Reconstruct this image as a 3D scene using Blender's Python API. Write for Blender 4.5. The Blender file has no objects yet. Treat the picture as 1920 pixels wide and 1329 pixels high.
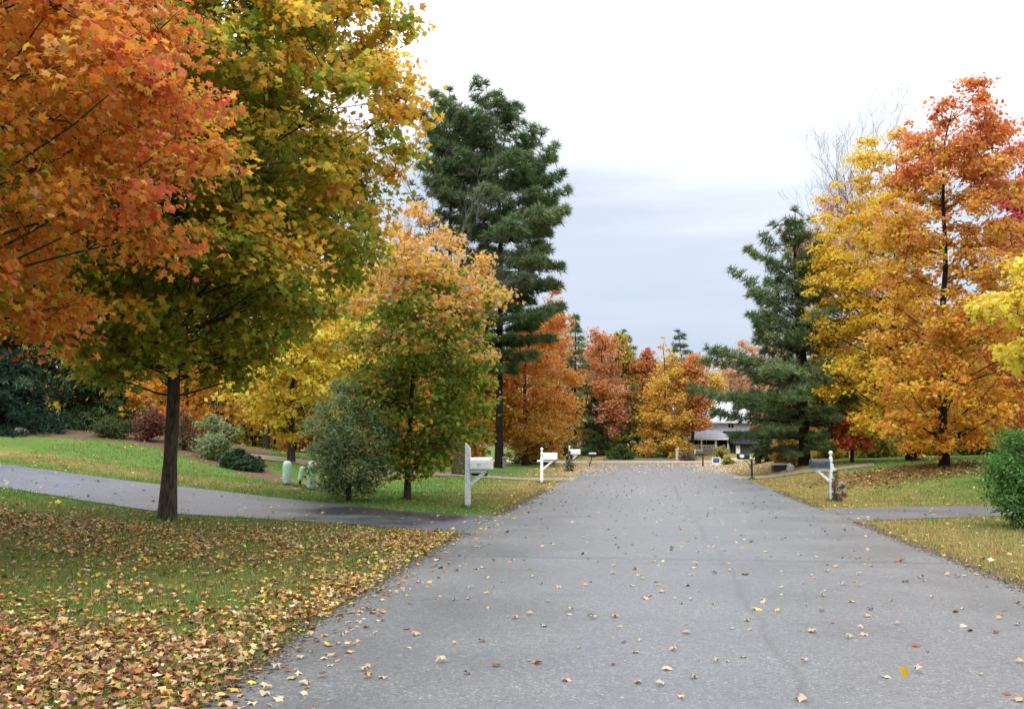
import bpy, bmesh, math, random, zlib
import numpy as np
from mathutils import Vector, Matrix
rng = np.random.default_rng(7); random.seed(7)
S = bpy.context.scene; COL = S.collection
F = 1867.0; CX, CY = 960.0, 664.5; HZ = 826.0; EYE = 1.7
PITCH = math.atan((HZ - CY) / F)
# ------------------------------------------------------------------ camera
cam = bpy.data.cameras.new('camera'); co = bpy.data.objects.new('camera', cam); COL.objects.link(co)
co.location = (0, 0, EYE); co.rotation_euler = (math.pi / 2 + PITCH, 0, 0)
cam.sensor_width = 36; cam.lens = F / 1920 * 36; cam.clip_end = 3000; S.camera = co

def ray(px, py):
    a, b = (px - CX) / F, (CY - py) / F
    c, s = math.cos(PITCH), math.sin(PITCH)
    return np.array([a, c - b * s, s + b * c])
def at(px, py, Y):
    d = ray(px, py); return np.array([0, 0, EYE]) + d * (Y / d[1])
def XL(Y): return np.interp(Y, [0, 6.3, 9.4, 16.4, 43, 75, 400], [-2.1, -1.95, -1.85, -1.14, 2.3, 6.5, 49])
def XR(Y): return np.interp(Y, [0, 11.4, 24.6, 43, 75, 400], [4.3, 5.85, 7.64, 10.2, 14.5, 58])
def sstep(a, b, x):
    t = np.clip((x - a) / (b - a), 0, 1); return t * t * (3 - 2 * t)
def hgt(X, Y):
    X = np.asarray(X, float); Y = np.asarray(Y, float)
    s = XL(Y) - X; r = X - XR(Y)
    A = np.interp(s, [0, 2.5, 4.5, 6.5, 9, 12, 15, 21, 40, 80], [0, 0.02, 0.07, .17, .4, .65, .93, 1.25, 1.5, 2.2])
    A = A * (1 - .55 * sstep(55, 75, Y))
    re = r + np.clip((Y - 32) * .2, 0, 3.6)
    B = np.interp(re, [0, 2.5, 4.5, 6, 9, 14, 20, 40, 80], [0, .06, .26, .46, .72, .92, 1.08, 1.3, 2.0]) * (1 - .55 * sstep(54, 72, Y)) * sstep(20, 34, Y) * sstep(.2, 3, r)
    M = 1.0 * np.exp(-((X + 18) / 8.5) ** 2 - ((Y - 42) / 8.5) ** 2)
    M2 = .20 * np.exp(-((X - 15.6) / 4.0) ** 2 - ((Y - 37.5) / 3.2) ** 2)
    far = .05 * np.clip(Y - 79, 0, 400) ** 1.0
    far = np.where(Y > 130, 2.55 + (Y - 130) * .004, far)
    b = .02 * np.sin(X * .7 + 1) * np.sin(Y * .5) * sstep(1, 4, np.maximum(s, r))
    return A + B + M + M2 + far + b
def gnd(px, py, lift=0.0):
    d = ray(px, py); t = np.concatenate([np.arange(3, 60, .02), np.arange(60, 200, .1)])
    P = np.array([0, 0, EYE])[None] + t[:, None] * d[None]
    k = np.nonzero(P[:, 2] <= hgt(P[:, 0], P[:, 1]))[0]
    if len(k) == 0: k = [np.argmin(P[:, 2] - hgt(P[:, 0], P[:, 1]))]
    p = P[k[0]]; return np.array([p[0], p[1], float(hgt(p[0], p[1])) + lift])
def hz(x, y): return float(hgt(x, y))

# ------------------------------------------------------------------ materials
def mat(name, col=None, rough=.7, spec=.3):
    m = bpy.data.materials.new(name); m.use_nodes = True
    nt = m.node_tree; b = nt.nodes['Principled BSDF']
    if col is not None: b.inputs['Base Color'].default_value = (*col, 1)
    b.inputs['Roughness'].default_value = rough; b.inputs['Specular IOR Level'].default_value = spec
    return m, nt, b
def N(nt, t, **k):
    n = nt.nodes.new(t)
    for a, v in k.items():
        if hasattr(n, a): setattr(n, a, v)
        else: n.inputs[a.replace('_', ' ')].default_value = v
    return n
def noise(nt, scale, detail=4, coord=None, rough=.55):
    n = nt.nodes.new('ShaderNodeTexNoise'); n.inputs['Scale'].default_value = scale
    n.inputs['Detail'].default_value = detail; n.inputs['Roughness'].default_value = rough
    if coord is not None: nt.links.new(coord, n.inputs['Vector'])
    return n
def ramp(nt, src, stops):
    r = nt.nodes.new('ShaderNodeValToRGB'); e = r.color_ramp.elements
    while len(e) < len(stops): e.new(.5)
    for k, (p, c) in enumerate(stops):
        e[k].position = p; e[k].color = (*c, 1) if len(c) == 3 else c
    nt.links.new(src, r.inputs[0]); return r
def mix(nt, a, b, fac, mode='MIX'):
    n = nt.nodes.new('ShaderNodeMix'); n.data_type = 'RGBA'; n.blend_type = mode
    for sock, v in ((n.inputs[0], fac), (n.inputs[6], a), (n.inputs[7], b)):
        if hasattr(v, 'links'): nt.links.new(v, sock)
        elif isinstance(v, (int, float)): sock.default_value = v
        else: sock.default_value = (*v, 1)
    return n.outputs[2]
def math_(nt, op, a, b=None, clamp=False):
    n = nt.nodes.new('ShaderNodeMath'); n.operation = op; n.use_clamp = clamp
    for k, v in enumerate((a, b)):
        if v is None: continue
        if hasattr(v, 'links'): nt.links.new(v, n.inputs[k])
        else: n.inputs[k].default_value = v
    return n.outputs[0]
def bump(nt, b, h, strength=.4, dist=.02):
    n = nt.nodes.new('ShaderNodeBump'); n.inputs['Strength'].default_value = strength; n.inputs['Distance'].default_value = dist
    nt.links.new(h, n.inputs['Height']); nt.links.new(n.outputs[0], b.inputs['Normal'])
def objco(nt): return nt.nodes.new('ShaderNodeTexCoord').outputs['Object']
def var_mat(name, c1, c2, scale, rough=.7, spec=.3, bs=.0, bd=.01):
    m, nt, b = mat(name, None, rough, spec); co_ = objco(nt)
    n = noise(nt, scale, 5, co_); r = ramp(nt, n.outputs[0], [(.35, c1), (.65, c2)])
    nt.links.new(r.outputs[0], b.inputs['Base Color'])
    if bs: bump(nt, b, n.outputs[0], bs, bd)
    return m
def leaf_mat(name, trans=.35, rough=.55, spec=.25):
    m, nt, b = mat(name, None, rough, spec)
    a = nt.nodes.new('ShaderNodeAttribute'); a.attribute_name = 'col'
    nt.links.new(a.outputs[0], b.inputs['Base Color'])
    if trans:
        t = nt.nodes.new('ShaderNodeBsdfTranslucent'); nt.links.new(a.outputs[0], t.inputs[0])
        x = nt.nodes.new('ShaderNodeMixShader'); x.inputs[0].default_value = trans
        nt.links.new(b.outputs[0], x.inputs[1]); nt.links.new(t.outputs[0], x.inputs[2])
        nt.links.new(x.outputs[0], nt.nodes['Material Output'].inputs[0])
    return m
LEAF = leaf_mat('leaf', .58); NEEDLE = leaf_mat('needle', .15, .7, .08); LITTER = leaf_mat('dry_leaf', .08, .5, .35); GRASS = leaf_mat('grass_blade', .25, .6, .2)
def bark_mat(name, c1, c2):
    m, nt, b = mat(name, None, .9, .15); co_ = objco(nt)
    mp = nt.nodes.new('ShaderNodeMapping'); mp.inputs['Scale'].default_value = (1, 1, .22); nt.links.new(co_, mp.inputs[0])
    n = noise(nt, 22, 6, mp.outputs[0], .65); n2 = noise(nt, 2.2, 3, co_)
    r = ramp(nt, n.outputs[0], [(.36, c1), (.64, c2)])
    r2 = ramp(nt, n2.outputs[0], [(.5, (1, 1, 1)), (.72, (.62, .85, .5))])
    nt.links.new(mix(nt, r.outputs[0], r2.outputs[0], .8, 'MULTIPLY'), b.inputs['Base Color'])
    bump(nt, b, n.outputs[0], .9, .03); return m
BARK = bark_mat('maple_bark', (.022, .017, .012), (.10, .082, .062))
PBARK = bark_mat('pine_bark', (.007, .005, .004), (.034, .023, .017))
GBARK = bark_mat('grey_bark', (.075, .065, .06), (.16, .145, .135))

PALEBARK = bark_mat('pale_grey_bark', (.16, .15, .14), (.30, .28, .265))
# ------------------------------------------------------------------ mesh helpers
def new_obj(name, me, parent=None):
    o = bpy.data.objects.new(name, me); COL.objects.link(o)
    if parent is not None: o.parent = parent
    return o
def tag(o, label=None, cat=None, group=None, kind=None):
    for k, v in (('label', label), ('category', cat), ('group', group), ('kind', kind)):
        if v: o[k] = v
    return o
def empty(name, loc, label, cat, group=None, rz=0):
    o = new_obj(name, None); o.location = tuple(float(v) for v in loc); o.rotation_euler = (0, 0, rz)
    o.empty_display_size = .2
    return tag(o, label, cat, group)
def np_mesh(name, V, T, m, colors=None, smooth=False):
    V = np.ascontiguousarray(V, np.float32); T = np.ascontiguousarray(T, np.int32); k = T.shape[1]
    me = bpy.data.meshes.new(name)
    me.vertices.add(len(V)); me.vertices.foreach_set('co', V.ravel())
    me.loops.add(T.size); me.loops.foreach_set('vertex_index', T.ravel())
    me.polygons.add(len(T)); me.polygons.foreach_set('loop_start', np.arange(0, T.size, k, dtype=np.int32))
    if smooth: me.polygons.foreach_set('use_smooth', np.ones(len(T), bool))
    me.update(calc_edges=True)
    if colors is not None:
        a = me.color_attributes.new('col', 'FLOAT_COLOR', 'POINT')
        c = np.ones((len(V), 4), np.float32); c[:, :3] = colors; a.data.foreach_set('color', c.ravel())
    if m is not None: me.materials.append(m)
    return me
def leaf_tmpl(half, fold=.25):
    """half: outline from tip to stem on the +x side -> fan round a centre vertex"""
    h = np.array(half, float); pts = list(h)
    for x, y in h[::-1]:
        if abs(x) > 1e-6: pts.append(np.array([-x, y]))
    pts = np.array(pts); n = len(pts)
    V = np.vstack([[0, 0], pts]); Z = -fold * np.abs(V[:, 0]) - .15 * V[:, 1] ** 2
    V = np.c_[V, Z]
    T = np.array([[0, 1 + (k + 1) % n, 1 + k] for k in range(n)])
    return V, T
MAPLE = leaf_tmpl([(0, .55), (.17, .23), (.48, .25), (.34, -.03), (.34, -.34), (0, -.25)], .32)
CURL = leaf_tmpl([(0, .5), (.15, .26), (.40, .22), (.30, 0), (.30, -.30), (0, -.30)], .85)
OVAL = leaf_tmpl([(0, .55), (.2, .2), (.2, -.2), (0, -.5)], .3)
QUAD = (np.array([[0, .5, -.06], [.36, 0, .06], [0, -.5, -.06], [-.36, 0, .06]]), np.array([[0, 2, 1], [0, 3, 2]]))
def tuft(n, L, w, up=.3):
    g = np.random.default_rng(3); V = []; T = []
    for k in range(n):
        a = g.uniform(0, 2 * math.pi); z = g.uniform(-.35, 1); r = math.sqrt(max(0, 1 - z * z))
        d = np.array([r * math.cos(a), r * math.sin(a), z * .8 + up]); d /= np.linalg.norm(d); d *= L * g.uniform(.7, 1.1)
        p = np.cross(d, g.normal(size=3)); p /= np.linalg.norm(p); i = len(V)
        o = d * .08
        V += [o + p * w / 2, o - p * w / 2, d]; T.append([i, i + 1, i + 2])
    return np.array(V), np.array(T)
TUFT = tuft(17, 1, .105)
SPRAY = tuft(9, 1, .26, .05)
BLADE = (np.array([[-.1, 0, 0], [.1, 0, 0], [0, .25, 1.0]]), np.array([[0, 1, 2]]))
def inst(tmpl, P, Nn, size, cols, name, m, spin=None, smooth=False, nonuni=None):
    V, T = tmpl; n = len(P)
    Nn = Nn / (np.linalg.norm(Nn, axis=1, keepdims=True) + 1e-9)
    a = rng.normal(size=(n, 3)) if spin is None else spin
    u = np.cross(a, Nn); u /= np.linalg.norm(u, axis=1, keepdims=True) + 1e-9
    v = np.cross(Nn, u); R = np.stack([u, v, Nn], 2)
    W = np.einsum('nij,vj->nvi', R, V) * np.asarray(size, float).reshape(-1, 1, 1) + P[:, None]
    Tt = (T[None] + (np.arange(n) * len(V))[:, None, None]).reshape(-1, T.shape[1])
    C = np.repeat(cols, len(V), 0)
    return np_mesh(name, W.reshape(-1, 3), Tt, m, C, smooth)
class Tubes:
    def __init__(s): s.V = []; s.T = []; s.n = 0
    def add(s, P, R, k=5):
        P = np.asarray(P, float); R = np.asarray(R, float); n = len(P)
        t = np.gradient(P, axis=0); t /= np.linalg.norm(t, axis=1, keepdims=True) + 1e-9
        ref = np.array([1., 0, 0]) if abs(t[:, 0]).mean() < .8 else np.array([0, 1., 0])
        u = np.cross(t, ref); u /= np.linalg.norm(u, axis=1, keepdims=True) + 1e-9; v = np.cross(t, u)
        a = np.arange(k) * 2 * math.pi / k
        ring = P[:, None] + R[:, None, None] * (np.cos(a)[None, :, None] * u[:, None] + np.sin(a)[None, :, None] * v[:, None])
        s.V.append(ring.reshape(-1, 3)); i = np.arange(n - 1)[:, None] * k; j = np.arange(k)[None]; j2 = (j + 1) % k
        q = np.stack([i + j, i + j2, i + k + j2, i + k + j], 2).reshape(-1, 4) + s.n
        s.T.append(q); s.n += n * k
    def mesh(s, name, m): return np_mesh(name, np.vstack(s.V), np.vstack(s.T), m, None, True)
def bez(a, b, c, n):
    t = np.linspace(0, 1, n)[:, None]; return (1 - t) ** 2 * a + 2 * t * (1 - t) * b + t * t * c

# ------------------------------------------------------------------ colours (surface albedo)
def C(*v): return np.array(v, float)
ORANGE = C(.72, .30, .055); RUST = C(.64, .21, .055); RED = C(.64, .135, .065); GOLD = C(.80, .46, .055); YEL = C(.86, .60, .075)
LEMON = C(.86, .68, .13); PEACH = C(.76, .42, .16); OLIVE = C(.42, .38, .045); GREEN = C(.24, .32, .045); DGREEN = C(.12, .19, .035)
CRIM = C(.60, .07, .13); TAN = C(.62, .44, .25); PINK = C(.64, .36, .31); OCHRE = C(.62, .36, .06); BROWN = C(.36, .19, .085)
PINE = C(.080, .135, .052); PINE2 = C(.150, .205, .090); BLUEG = C(.075, .135, .125); LILAC = C(.28, .36, .15); SAGE = C(.34, .40, .20)
def mixc(a, b, t): return a + (b - a) * np.clip(t, 0, 1)[:, None]
def pal(cols, w, n):
    w = np.array(w, float); k = rng.choice(len(cols), n, p=w / w.sum()); return np.array(cols)[k]
def jitter(c, s=.16):
    n = len(c); f = np.exp(rng.normal(0, s, n))[:, None]; g = np.exp(rng.normal(0, s * .45, (n, 3))); return np.clip(c * f * g, 0.003, .8)

# ------------------------------------------------------------------ deciduous trees and shrubs
def profile(prof, Y, x0):
    z, l, r = [], [], []
    for py, a, b in prof:
        A = at(a, py, Y); B = at(b, py, Y); z.append(A[2]); l.append(x0 - A[0]); r.append(B[0] - x0)
    z = np.array(z); o = np.argsort(z); return z[o], np.array(l)[o], np.array(r)[o]
def tree(kind, label, cat, base, prof, colf, K=90, n=110, leaf=.2, rc=.55, tr=.16, tmpl=QUAD, bark=None, group=None,
         lean=0.0, stems=1, lmat=None, twigs=3, droop=0., fmin=.15, sparse_top=0., limb_k=5, depth=1.0, flat=.62, power=.5, upn=.8, seed=0, mod=1.):
    global rng; rng = np.random.default_rng(zlib.crc32(label.encode()) + seed)      # each tree keeps its own shape
    base = np.array(base, float); bark = bark or BARK; lmat = lmat or LEAF
    x0, Y, z0 = base
    z, l, r = profile(prof, Y, x0)
    e = empty(kind, (x0, Y, z0), label, cat, group)
    # clump centres inside the envelope
    zz = rng.uniform(z[0], z[-1], 40 * K); wl = np.interp(zz, z, l); wr = np.interp(zz, z, r)
    w = np.clip(wl + wr, .05, None) ** 1.6; w = w * (1 - sparse_top * (zz - z[0]) / (z[-1] - z[0]))
    zz = zz[rng.uniform(0, w.max(), len(w)) < w][:K]; K = len(zz)
    wl = np.interp(zz, z, l); wr = np.interp(zz, z, r); cx = (wr - wl) / 2; hw = np.clip((wl + wr) / 2, .1, None)
    a = rng.uniform(0, 2 * math.pi, K); hw = hw * (1 + mod * .10 * np.sin(3 * a + zz * 1.3 + rng.uniform(0, 6)) + mod * .07 * np.sin(5 * a - zz * 2.1)); f = fmin + (1 - fmin) * rng.uniform(0, 1, K) ** power
    rcl = np.minimum(rc * rng.uniform(.5, 1.4, K), hw * .75)
    eff = np.clip(1 - rcl * .42 / hw, .3, 1) * rng.choice([.92, 1, 1 + .1 * mod], K)
    cxs = cx + np.cos(a) * hw * f * eff; cys = np.sin(a) * hw * f * eff * depth
    Cn = np.c_[cxs, cys, zz - z0]
    # limbs
    tb = Tubes(); H = z[-1] - z0; crown0 = z[0] - z0
    tops = []
    for s in range(stems):
        off = np.array([0, 0, 0.]) if stems == 1 else np.array([rng.normal(0, tr * 1.6), rng.normal(0, tr * 1.6), 0])
        ht = H * (.9 if stems == 1 else rng.uniform(.55, .9)); m = 12
        t = np.linspace(0, 1, m)
        sx = np.cumsum(rng.normal(0, .012 * H / 3, m)) * t + lean * t * ht + (off[0] * 3 * t if stems > 1 else 0) + np.interp(z0 + t * ht, z, (r - l) / 2) * .6 * t
        sy = np.cumsum(rng.normal(0, .012 * H / 3, m)) * t + (off[1] * 3 * t if stems > 1 else 0)
        P = np.c_[off[0] + sx, off[1] + sy, t * ht - .08 * (t == 0)]
        R = tr * (1 - t) ** .8 * .95 + .012; R[0] *= 1.42
        tb.add(P, R, 10); tops.append((P, R))
    prim = rng.permutation(K)[:max(6, int(K * .3))]; isp = np.zeros(K, bool); isp[prim] = True; mids = []
    for ii in list(prim) + [k for k in range(K) if not isp[k]]:
        c, q = Cn[ii], rcl[ii]
        P, R = tops[rng.integers(stems)]
        if not isp[ii]:
            mm = np.array(mids); dd_ = np.linalg.norm(mm - c, axis=1) + .9 * np.clip(mm[:, 2] - c[2], 0, 9); A = mm[np.argmin(dd_)]
            mid = A * .5 + c * .5 + [0, 0, .12 * q]; br = bez(A, mid, c, 5); br[1:-1] += rng.normal(0, .05 * q, (3, 3)); br = np.vstack([br, br[-1:] + (br[-1:] - br[-2:-1]) * .3])
            tb.add(br, np.linspace(.014, .004, 6), 3)
            for _ in range(twigs):
                d = rng.normal(size=3); d[2] = abs(d[2]) * .6 + .1; d *= q * rng.uniform(.6, 1) / np.linalg.norm(d); s0 = br[rng.integers(2, 6)]
                tb.add(np.array([s0, s0 + d * .55 + [0, 0, .05 * q], s0 + d]), np.array([.008, .005, .003]), 3)
            continue
        hd = math.hypot(c[0], c[1]); za = max(min(c[2] - hd * rng.uniform(.25, .8), P[-1, 2] * .97), min(crown0 * rng.uniform(.95, 1.5), c[2] * .85), .1)
        k = np.interp(za, P[:, 2], np.arange(len(P))); i = int(k); fr = k - i; i2 = min(i + 1, len(P) - 1)
        A = P[i] * (1 - fr) + P[i2] * fr; r0 = (R[i] * (1 - fr) + R[i2] * fr) * .23
        mid = A * .45 + c * .55; mid[2] = A[2] + (c[2] - A[2]) * .35
        br = bez(A, mid, c, 6); br[1:-1] += rng.normal(0, .04 * q, (4, 3))
        tb.add(br, np.linspace(max(r0, .012), .007, 6), limb_k); mids += [br[3], br[4], br[5]]
        for _ in range(twigs):
            d = rng.normal(size=3); d[2] = abs(d[2]) * .6 + .1; d *= q * rng.uniform(.6, 1) / np.linalg.norm(d); s0 = br[rng.integers(3, 6)]
            tb.add(np.array([s0, s0 + d * .55 + [0, 0, .05 * q], s0 + d]), np.array([.009, .006, .003]), 3)
    new_obj('trunk', tb.mesh('trunk', bark), e)
    # leaves
    nl = np.maximum((n * (rcl / rc) ** 2).astype(int), 4); ci = np.repeat(np.arange(K), nl); L = len(ci)
    d = rng.normal(size=(L, 3)); d /= np.linalg.norm(d, axis=1, keepdims=True); rad = rng.uniform(0, 1, L) ** .42
    # small sub-sprays inside each clump break the ball shape
    spr = rng.normal(size=(K, 7, 3)); spr /= np.linalg.norm(spr, axis=2, keepdims=True); si = rng.integers(0, 7, L)
    d = d * .62 + spr[ci, si] * .75
    loc = d * (rad * rcl[ci])[:, None] * np.array([1.12, 1.12, flat])
    loc[:, 2] -= droop * (loc[:, 0] ** 2 + loc[:, 1] ** 2) ** .5
    P = Cn[ci] + loc
    nrm = rng.normal(size=(L, 3)) * .75 + d * .35 + np.array([0, 0, upn]); outw = P * [1, 1, 0]; outw /= np.linalg.norm(outw, axis=1, keepdims=True) + 1e-6
    nrm += outw * .35
    zz_l = P[:, 2] + z0; hwl = np.clip((np.interp(zz_l, z, l) + np.interp(zz_l, z, r)) / 2, .2, None); cxl = (np.interp(zz_l, z, r) - np.interp(zz_l, z, l)) / 2
    nx = (P[:, 0] - cxl) / hwl; ny = P[:, 1] / hwl; nz = (zz_l - z[0]) / (z[-1] - z[0])
    cn = rng.normal(0, 1, K)[ci]                      # one tint value per clump
    cols = jitter(colf(nx, nz, np.hypot(nx, ny), cn))
    me = inst(tmpl, P, nrm, leaf * rng.uniform(.5, 1.35, L), cols, 'crown', lmat)
    new_obj('crown', me, e)
    return e

# ------------------------------------------------------------------ conifers
def pine(kind, label, cat, base, prof, cols=(PINE, PINE2), step=.5, per=5, size=.3, tr=.25, dens=10., elev=(-.05, .75), droop=0., tip=.25, tmpl=None,
         bark=None, group=None, top=None, fill=.35, gaps=0., tone=.22, seed=0):
    global rng; rng = np.random.default_rng(zlib.crc32(label.encode()) + seed)
    base = np.array(base, float); x0, Y, z0 = base; tmpl = tmpl or TUFT; bark = bark or PBARK
    z, l, r = profile(prof, Y, x0); e = empty(kind, (x0, Y, z0), label, cat, group)
    H = z[-1] - z0; tb = Tubes(); m = 14; t = np.linspace(0, 1, m)
    P = np.c_[np.cumsum(rng.normal(0, .03, m)) * t + np.interp(z0 + t * H, z, (r - l) / 2) * .25 * t ** 2, np.cumsum(rng.normal(0, .03, m)) * t, t * H - .1 * (t == 0)]
    R = tr * (1 - t) ** .85 + .015; R[0] *= 1.25; tb.add(P, R, 10)
    TP = []; TN = []; TC = []
    zc = z[0]
    while zc < z[-1] - .1:
        u = (zc - z[0]) / (z[-1] - z[0]); a0 = rng.uniform(0, 6.28)
        for k in range(per):
            if rng.uniform() < gaps * (1 - u): continue
            a = a0 + k * 6.283 / per + rng.normal(0, .25); zb = zc + rng.uniform(-.3, .3) * step
            rl_, rr_ = np.interp(zb, z, l), np.interp(zb, z, r); ca, sa = math.cos(a), math.sin(a)
            Lh = (abs(ca) * (rr_ if ca > 0 else rl_) + abs(sa) * max(.3, (rl_ + rr_) / 2)) / (abs(ca) + abs(sa)) * rng.choice([.6, .85, 1.0, 1.12])
            Lh = max(Lh, .25); el = elev[0] + (elev[1] - elev[0]) * u ** 1.3 + rng.normal(0, .08)
            za = min(max(zb - z0 - math.tan(max(el, 0)) * Lh * .75, .3), H * .98); i = np.interp(za, P[:, 2], np.arange(m)); i0 = int(i); i1 = min(i0 + 1, m - 1)
            A = P[i0] + (P[i1] - P[i0]) * (i - i0); D = np.array([ca, sa, 0])
            ax = A[0]; tgt = np.array([ca * Lh, sa * Lh, 0]);
            mid = A + np.array([ca * Lh * .5, sa * Lh * .5, math.tan(el) * Lh * .45 - droop * Lh * .2]); end = np.array([ca * Lh, sa * Lh, za + math.tan(el) * Lh * .75 + tip * Lh * .4 - droop * Lh])
            br = bez(A, mid, end, 7); tb.add(br, np.linspace(max(.25 * np.interp(za, P[:, 2], R), .015), .008, 7), 4)
            nt_ = int(dens * (Lh ** 1.35) * rng.uniform(.75, 1.2)) + 4
            s = fill + (1 - fill) * rng.uniform(0, 1, nt_) ** .75; k_ = s * 6; j = np.minimum(k_.astype(int), 5); q = br[j] + (br[j + 1] - br[j]) * (k_ - j)[:, None]
            wid = Lh * .30 * np.sin(np.clip((s - fill * .6) / (1 - fill * .6), 0, 1) * math.pi * .92 + .12); side = np.array([-sa, ca, 0])
            off = rng.uniform(-1, 1, nt_) * wid; q = q + off[:, None] * side + np.c_[rng.normal(0, .05, (nt_, 2)), rng.normal(0, .05 + .03 * Lh * .4, nt_) + np.abs(off) * .1]
            TP.append(q); nn = D[None] * .55 + side[None] * np.sign(off)[:, None] * .35 + np.array([0, 0, .65 if tip > 0 else .1])[None] + rng.normal(0, .3, (nt_, 3)); TN.append(nn)
            TC.append(np.repeat(mixc(np.array([cols[0]]), cols[1], np.array([rng.uniform()])), nt_, 0) * math.exp(rng.normal(0, tone)))
        zc += step * rng.uniform(.75, 1.25)
    TP.append(P[-1] + rng.normal(0, .08, (8, 3))); TN.append(rng.normal(0, .3, (8, 3)) + [0, 0, 1]); TC.append(np.repeat([cols[1]], 8, 0))
    TP = np.vstack(TP); TN = np.vstack(TN); TC = jitter(np.vstack(TC), .15)
    new_obj('trunk', tb.mesh('trunk', bark), e)
    new_obj('crown', inst(tmpl, TP, TN, size * rng.uniform(.7, 1.25, len(TP)), TC, 'crown', NEEDLE), e)
    return e

# ------------------------------------------------------------------ leafless trees
def bare(kind, label, base, H, spread, levels=5, tr=.12, bark=None, leaves=None, seed=1, group=None, up=.5):
    g = np.random.default_rng(seed); e = empty(kind, base, label, 'tree', group); tb = Tubes(); tips = []
    def grow(p, d, L, r, lv):
        n = 5; pts = [p]; dd = d.copy()
        for _ in range(n - 1):
            dd = dd + g.normal(0, .10, 3) + np.array([0, 0, .05 * up]); dd /= np.linalg.norm(dd); pts.append(pts[-1] + dd * L / (n - 1))
        pts = np.array(pts); tb.add(pts, np.linspace(r, r * .6, n), 6 if lv > 2 else 3)
        if lv == 0: tips.append(pts[-1]); tips.append(pts[2]); return
        for k in range(g.integers(3, 5)):
            i = g.integers(2, n) if k else n - 1; nd = dd + g.normal(0, spread, 3); nd[2] = abs(nd[2]) * .6 + up * .6; nd /= np.linalg.norm(nd)
            grow(pts[i], nd, L * g.uniform(.55, .8), max(r * .58, .0045), lv - 1)
    grow(np.array([0, 0, -.1]), np.array([0, 0, 1.]), H * .36, tr, levels)
    new_obj('trunk', tb.mesh('trunk', bark or GBARK), e)
    if leaves is not None:
        q = np.array(tips); q = np.repeat(q, leaves[1], 0) + g.normal(0, .16, (len(q) * leaves[1], 3))
        new_obj('crown', inst(QUAD, q, g.normal(size=q.shape), leaves[2] * g.uniform(.6, 1.2, len(q)), jitter(np.repeat([leaves[0]], len(q), 0)), 'crown', LEAF), e)
    return e

# ------------------------------------------------------------------ hard-surface helpers
def bm_obj(name, bm, m, parent=None, bevel=0, smooth=False):
    me = bpy.data.meshes.new(name)
    if bevel:
        bmesh.ops.bevel(bm, geom=[e for e in bm.edges if len(e.link_faces) == 2 and e.calc_face_angle(0) > .5], offset=bevel, segments=2, affect='EDGES', clamp_overlap=True)
    bmesh.ops.recalc_face_normals(bm, faces=bm.faces)
    bm.to_mesh(me); bm.free(); me.materials.append(m)
    if smooth:
        for p in me.polygons: p.use_smooth = True
    return new_obj(name, me, parent)
def box(bm, c, s, M=None):
    r = bmesh.ops.create_cube(bm, size=1); mt = Matrix.Translation(c) @ Matrix.Diagonal((*s, 1))
    if M is not None: mt = M @ mt
    bmesh.ops.transform(bm, matrix=mt, verts=r['verts']); return r['verts']
def boxes(name, lst, m, parent, bevel=.006):
    bm = bmesh.new()
    for c, s in lst: box(bm, c, s)
    return bm_obj(name, bm, m, parent, bevel)
def prism(bm, pts, v):
    """closed outline of 3-D points pushed along v"""
    a = [bm.verts.new(p) for p in pts]; b = [bm.verts.new(Vector(p) + Vector(v)) for p in pts]; n = len(pts)
    bm.faces.new(a); bm.faces.new(b[::-1])
    for k in range(n): bm.faces.new((a[k], b[k], b[(k + 1) % n], a[(k + 1) % n]))
def lathe(bm, prof, k=14, o=(0, 0, 0)):
    rings = []
    for r, z in prof: rings.append([bm.verts.new((o[0] + r * math.cos(6.28319 * i / k), o[1] + r * math.sin(6.28319 * i / k), o[2] + z)) for i in range(k)])
    for a, b in zip(rings, rings[1:]):
        for i in range(k): bm.faces.new((a[i], a[(i + 1) % k], b[(i + 1) % k], b[i]))
    bm.faces.new(rings[0][::-1]); bm.faces.new(rings[-1])
def bar(bm, a, b, w, d):
    a, b = Vector(a), Vector(b); v = b - a; q = v.to_track_quat('Z', 'Y').to_matrix().to_4x4()
    box(bm, (0, 0, 0), (d, w, v.length), Matrix.Translation((a + b) / 2) @ q)
def dome_profile(w, h, n=8):
    """mailbox end: flat bottom, half-round top (y, z)"""
    r = w / 2; pts = [(-r, 0), (r, 0)]
    for k in range(n + 1):
        t = math.pi * k / n; pts.append((r * math.cos(t), h - r + r * math.sin(t)))
    return pts

# ================================================================== WORLD, SUN
W = bpy.data.worlds.new('World'); S.world = W; W.use_nodes = True; nt = W.node_tree
bg = nt.nodes['Background']; bg.inputs[1].default_value = .1
sky = nt.nodes.new('ShaderNodeTexSky'); sky.sky_type = 'NISHITA'; sky.sun_disc = False
SUN_EL, SUN_AZ = math.radians(48), math.radians(205)     # azimuth clockwise from +Y
sky.sun_elevation = SUN_EL; sky.sun_rotation = SUN_AZ
tc = nt.nodes.new('ShaderNodeTexCoord'); sp = nt.nodes.new('ShaderNodeSeparateXYZ'); nt.links.new(tc.outputs['Generated'], sp.inputs[0])
mp = nt.nodes.new('ShaderNodeMapping'); mp.inputs['Scale'].default_value = (1.4, 1.4, 9); nt.links.new(tc.outputs['Generated'], mp.inputs[0])
cl = noise(nt, 1.6, 5, mp.outputs[0], .5)
el = math_(nt, 'ADD', sp.outputs[2], math_(nt, 'MULTIPLY', math_(nt, 'SUBTRACT', cl.outputs[0], .5), .34))
cr = ramp(nt, el, [(0, (.47, .52, .62)), (.09, (.425, .48, .58)), (.20, (.51, .56, .655)), (.31, (.80, .83, .88)), (.42, (1.25, 1.25, 1.27)), (1, (2.0, 2.0, 2.0))])
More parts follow.
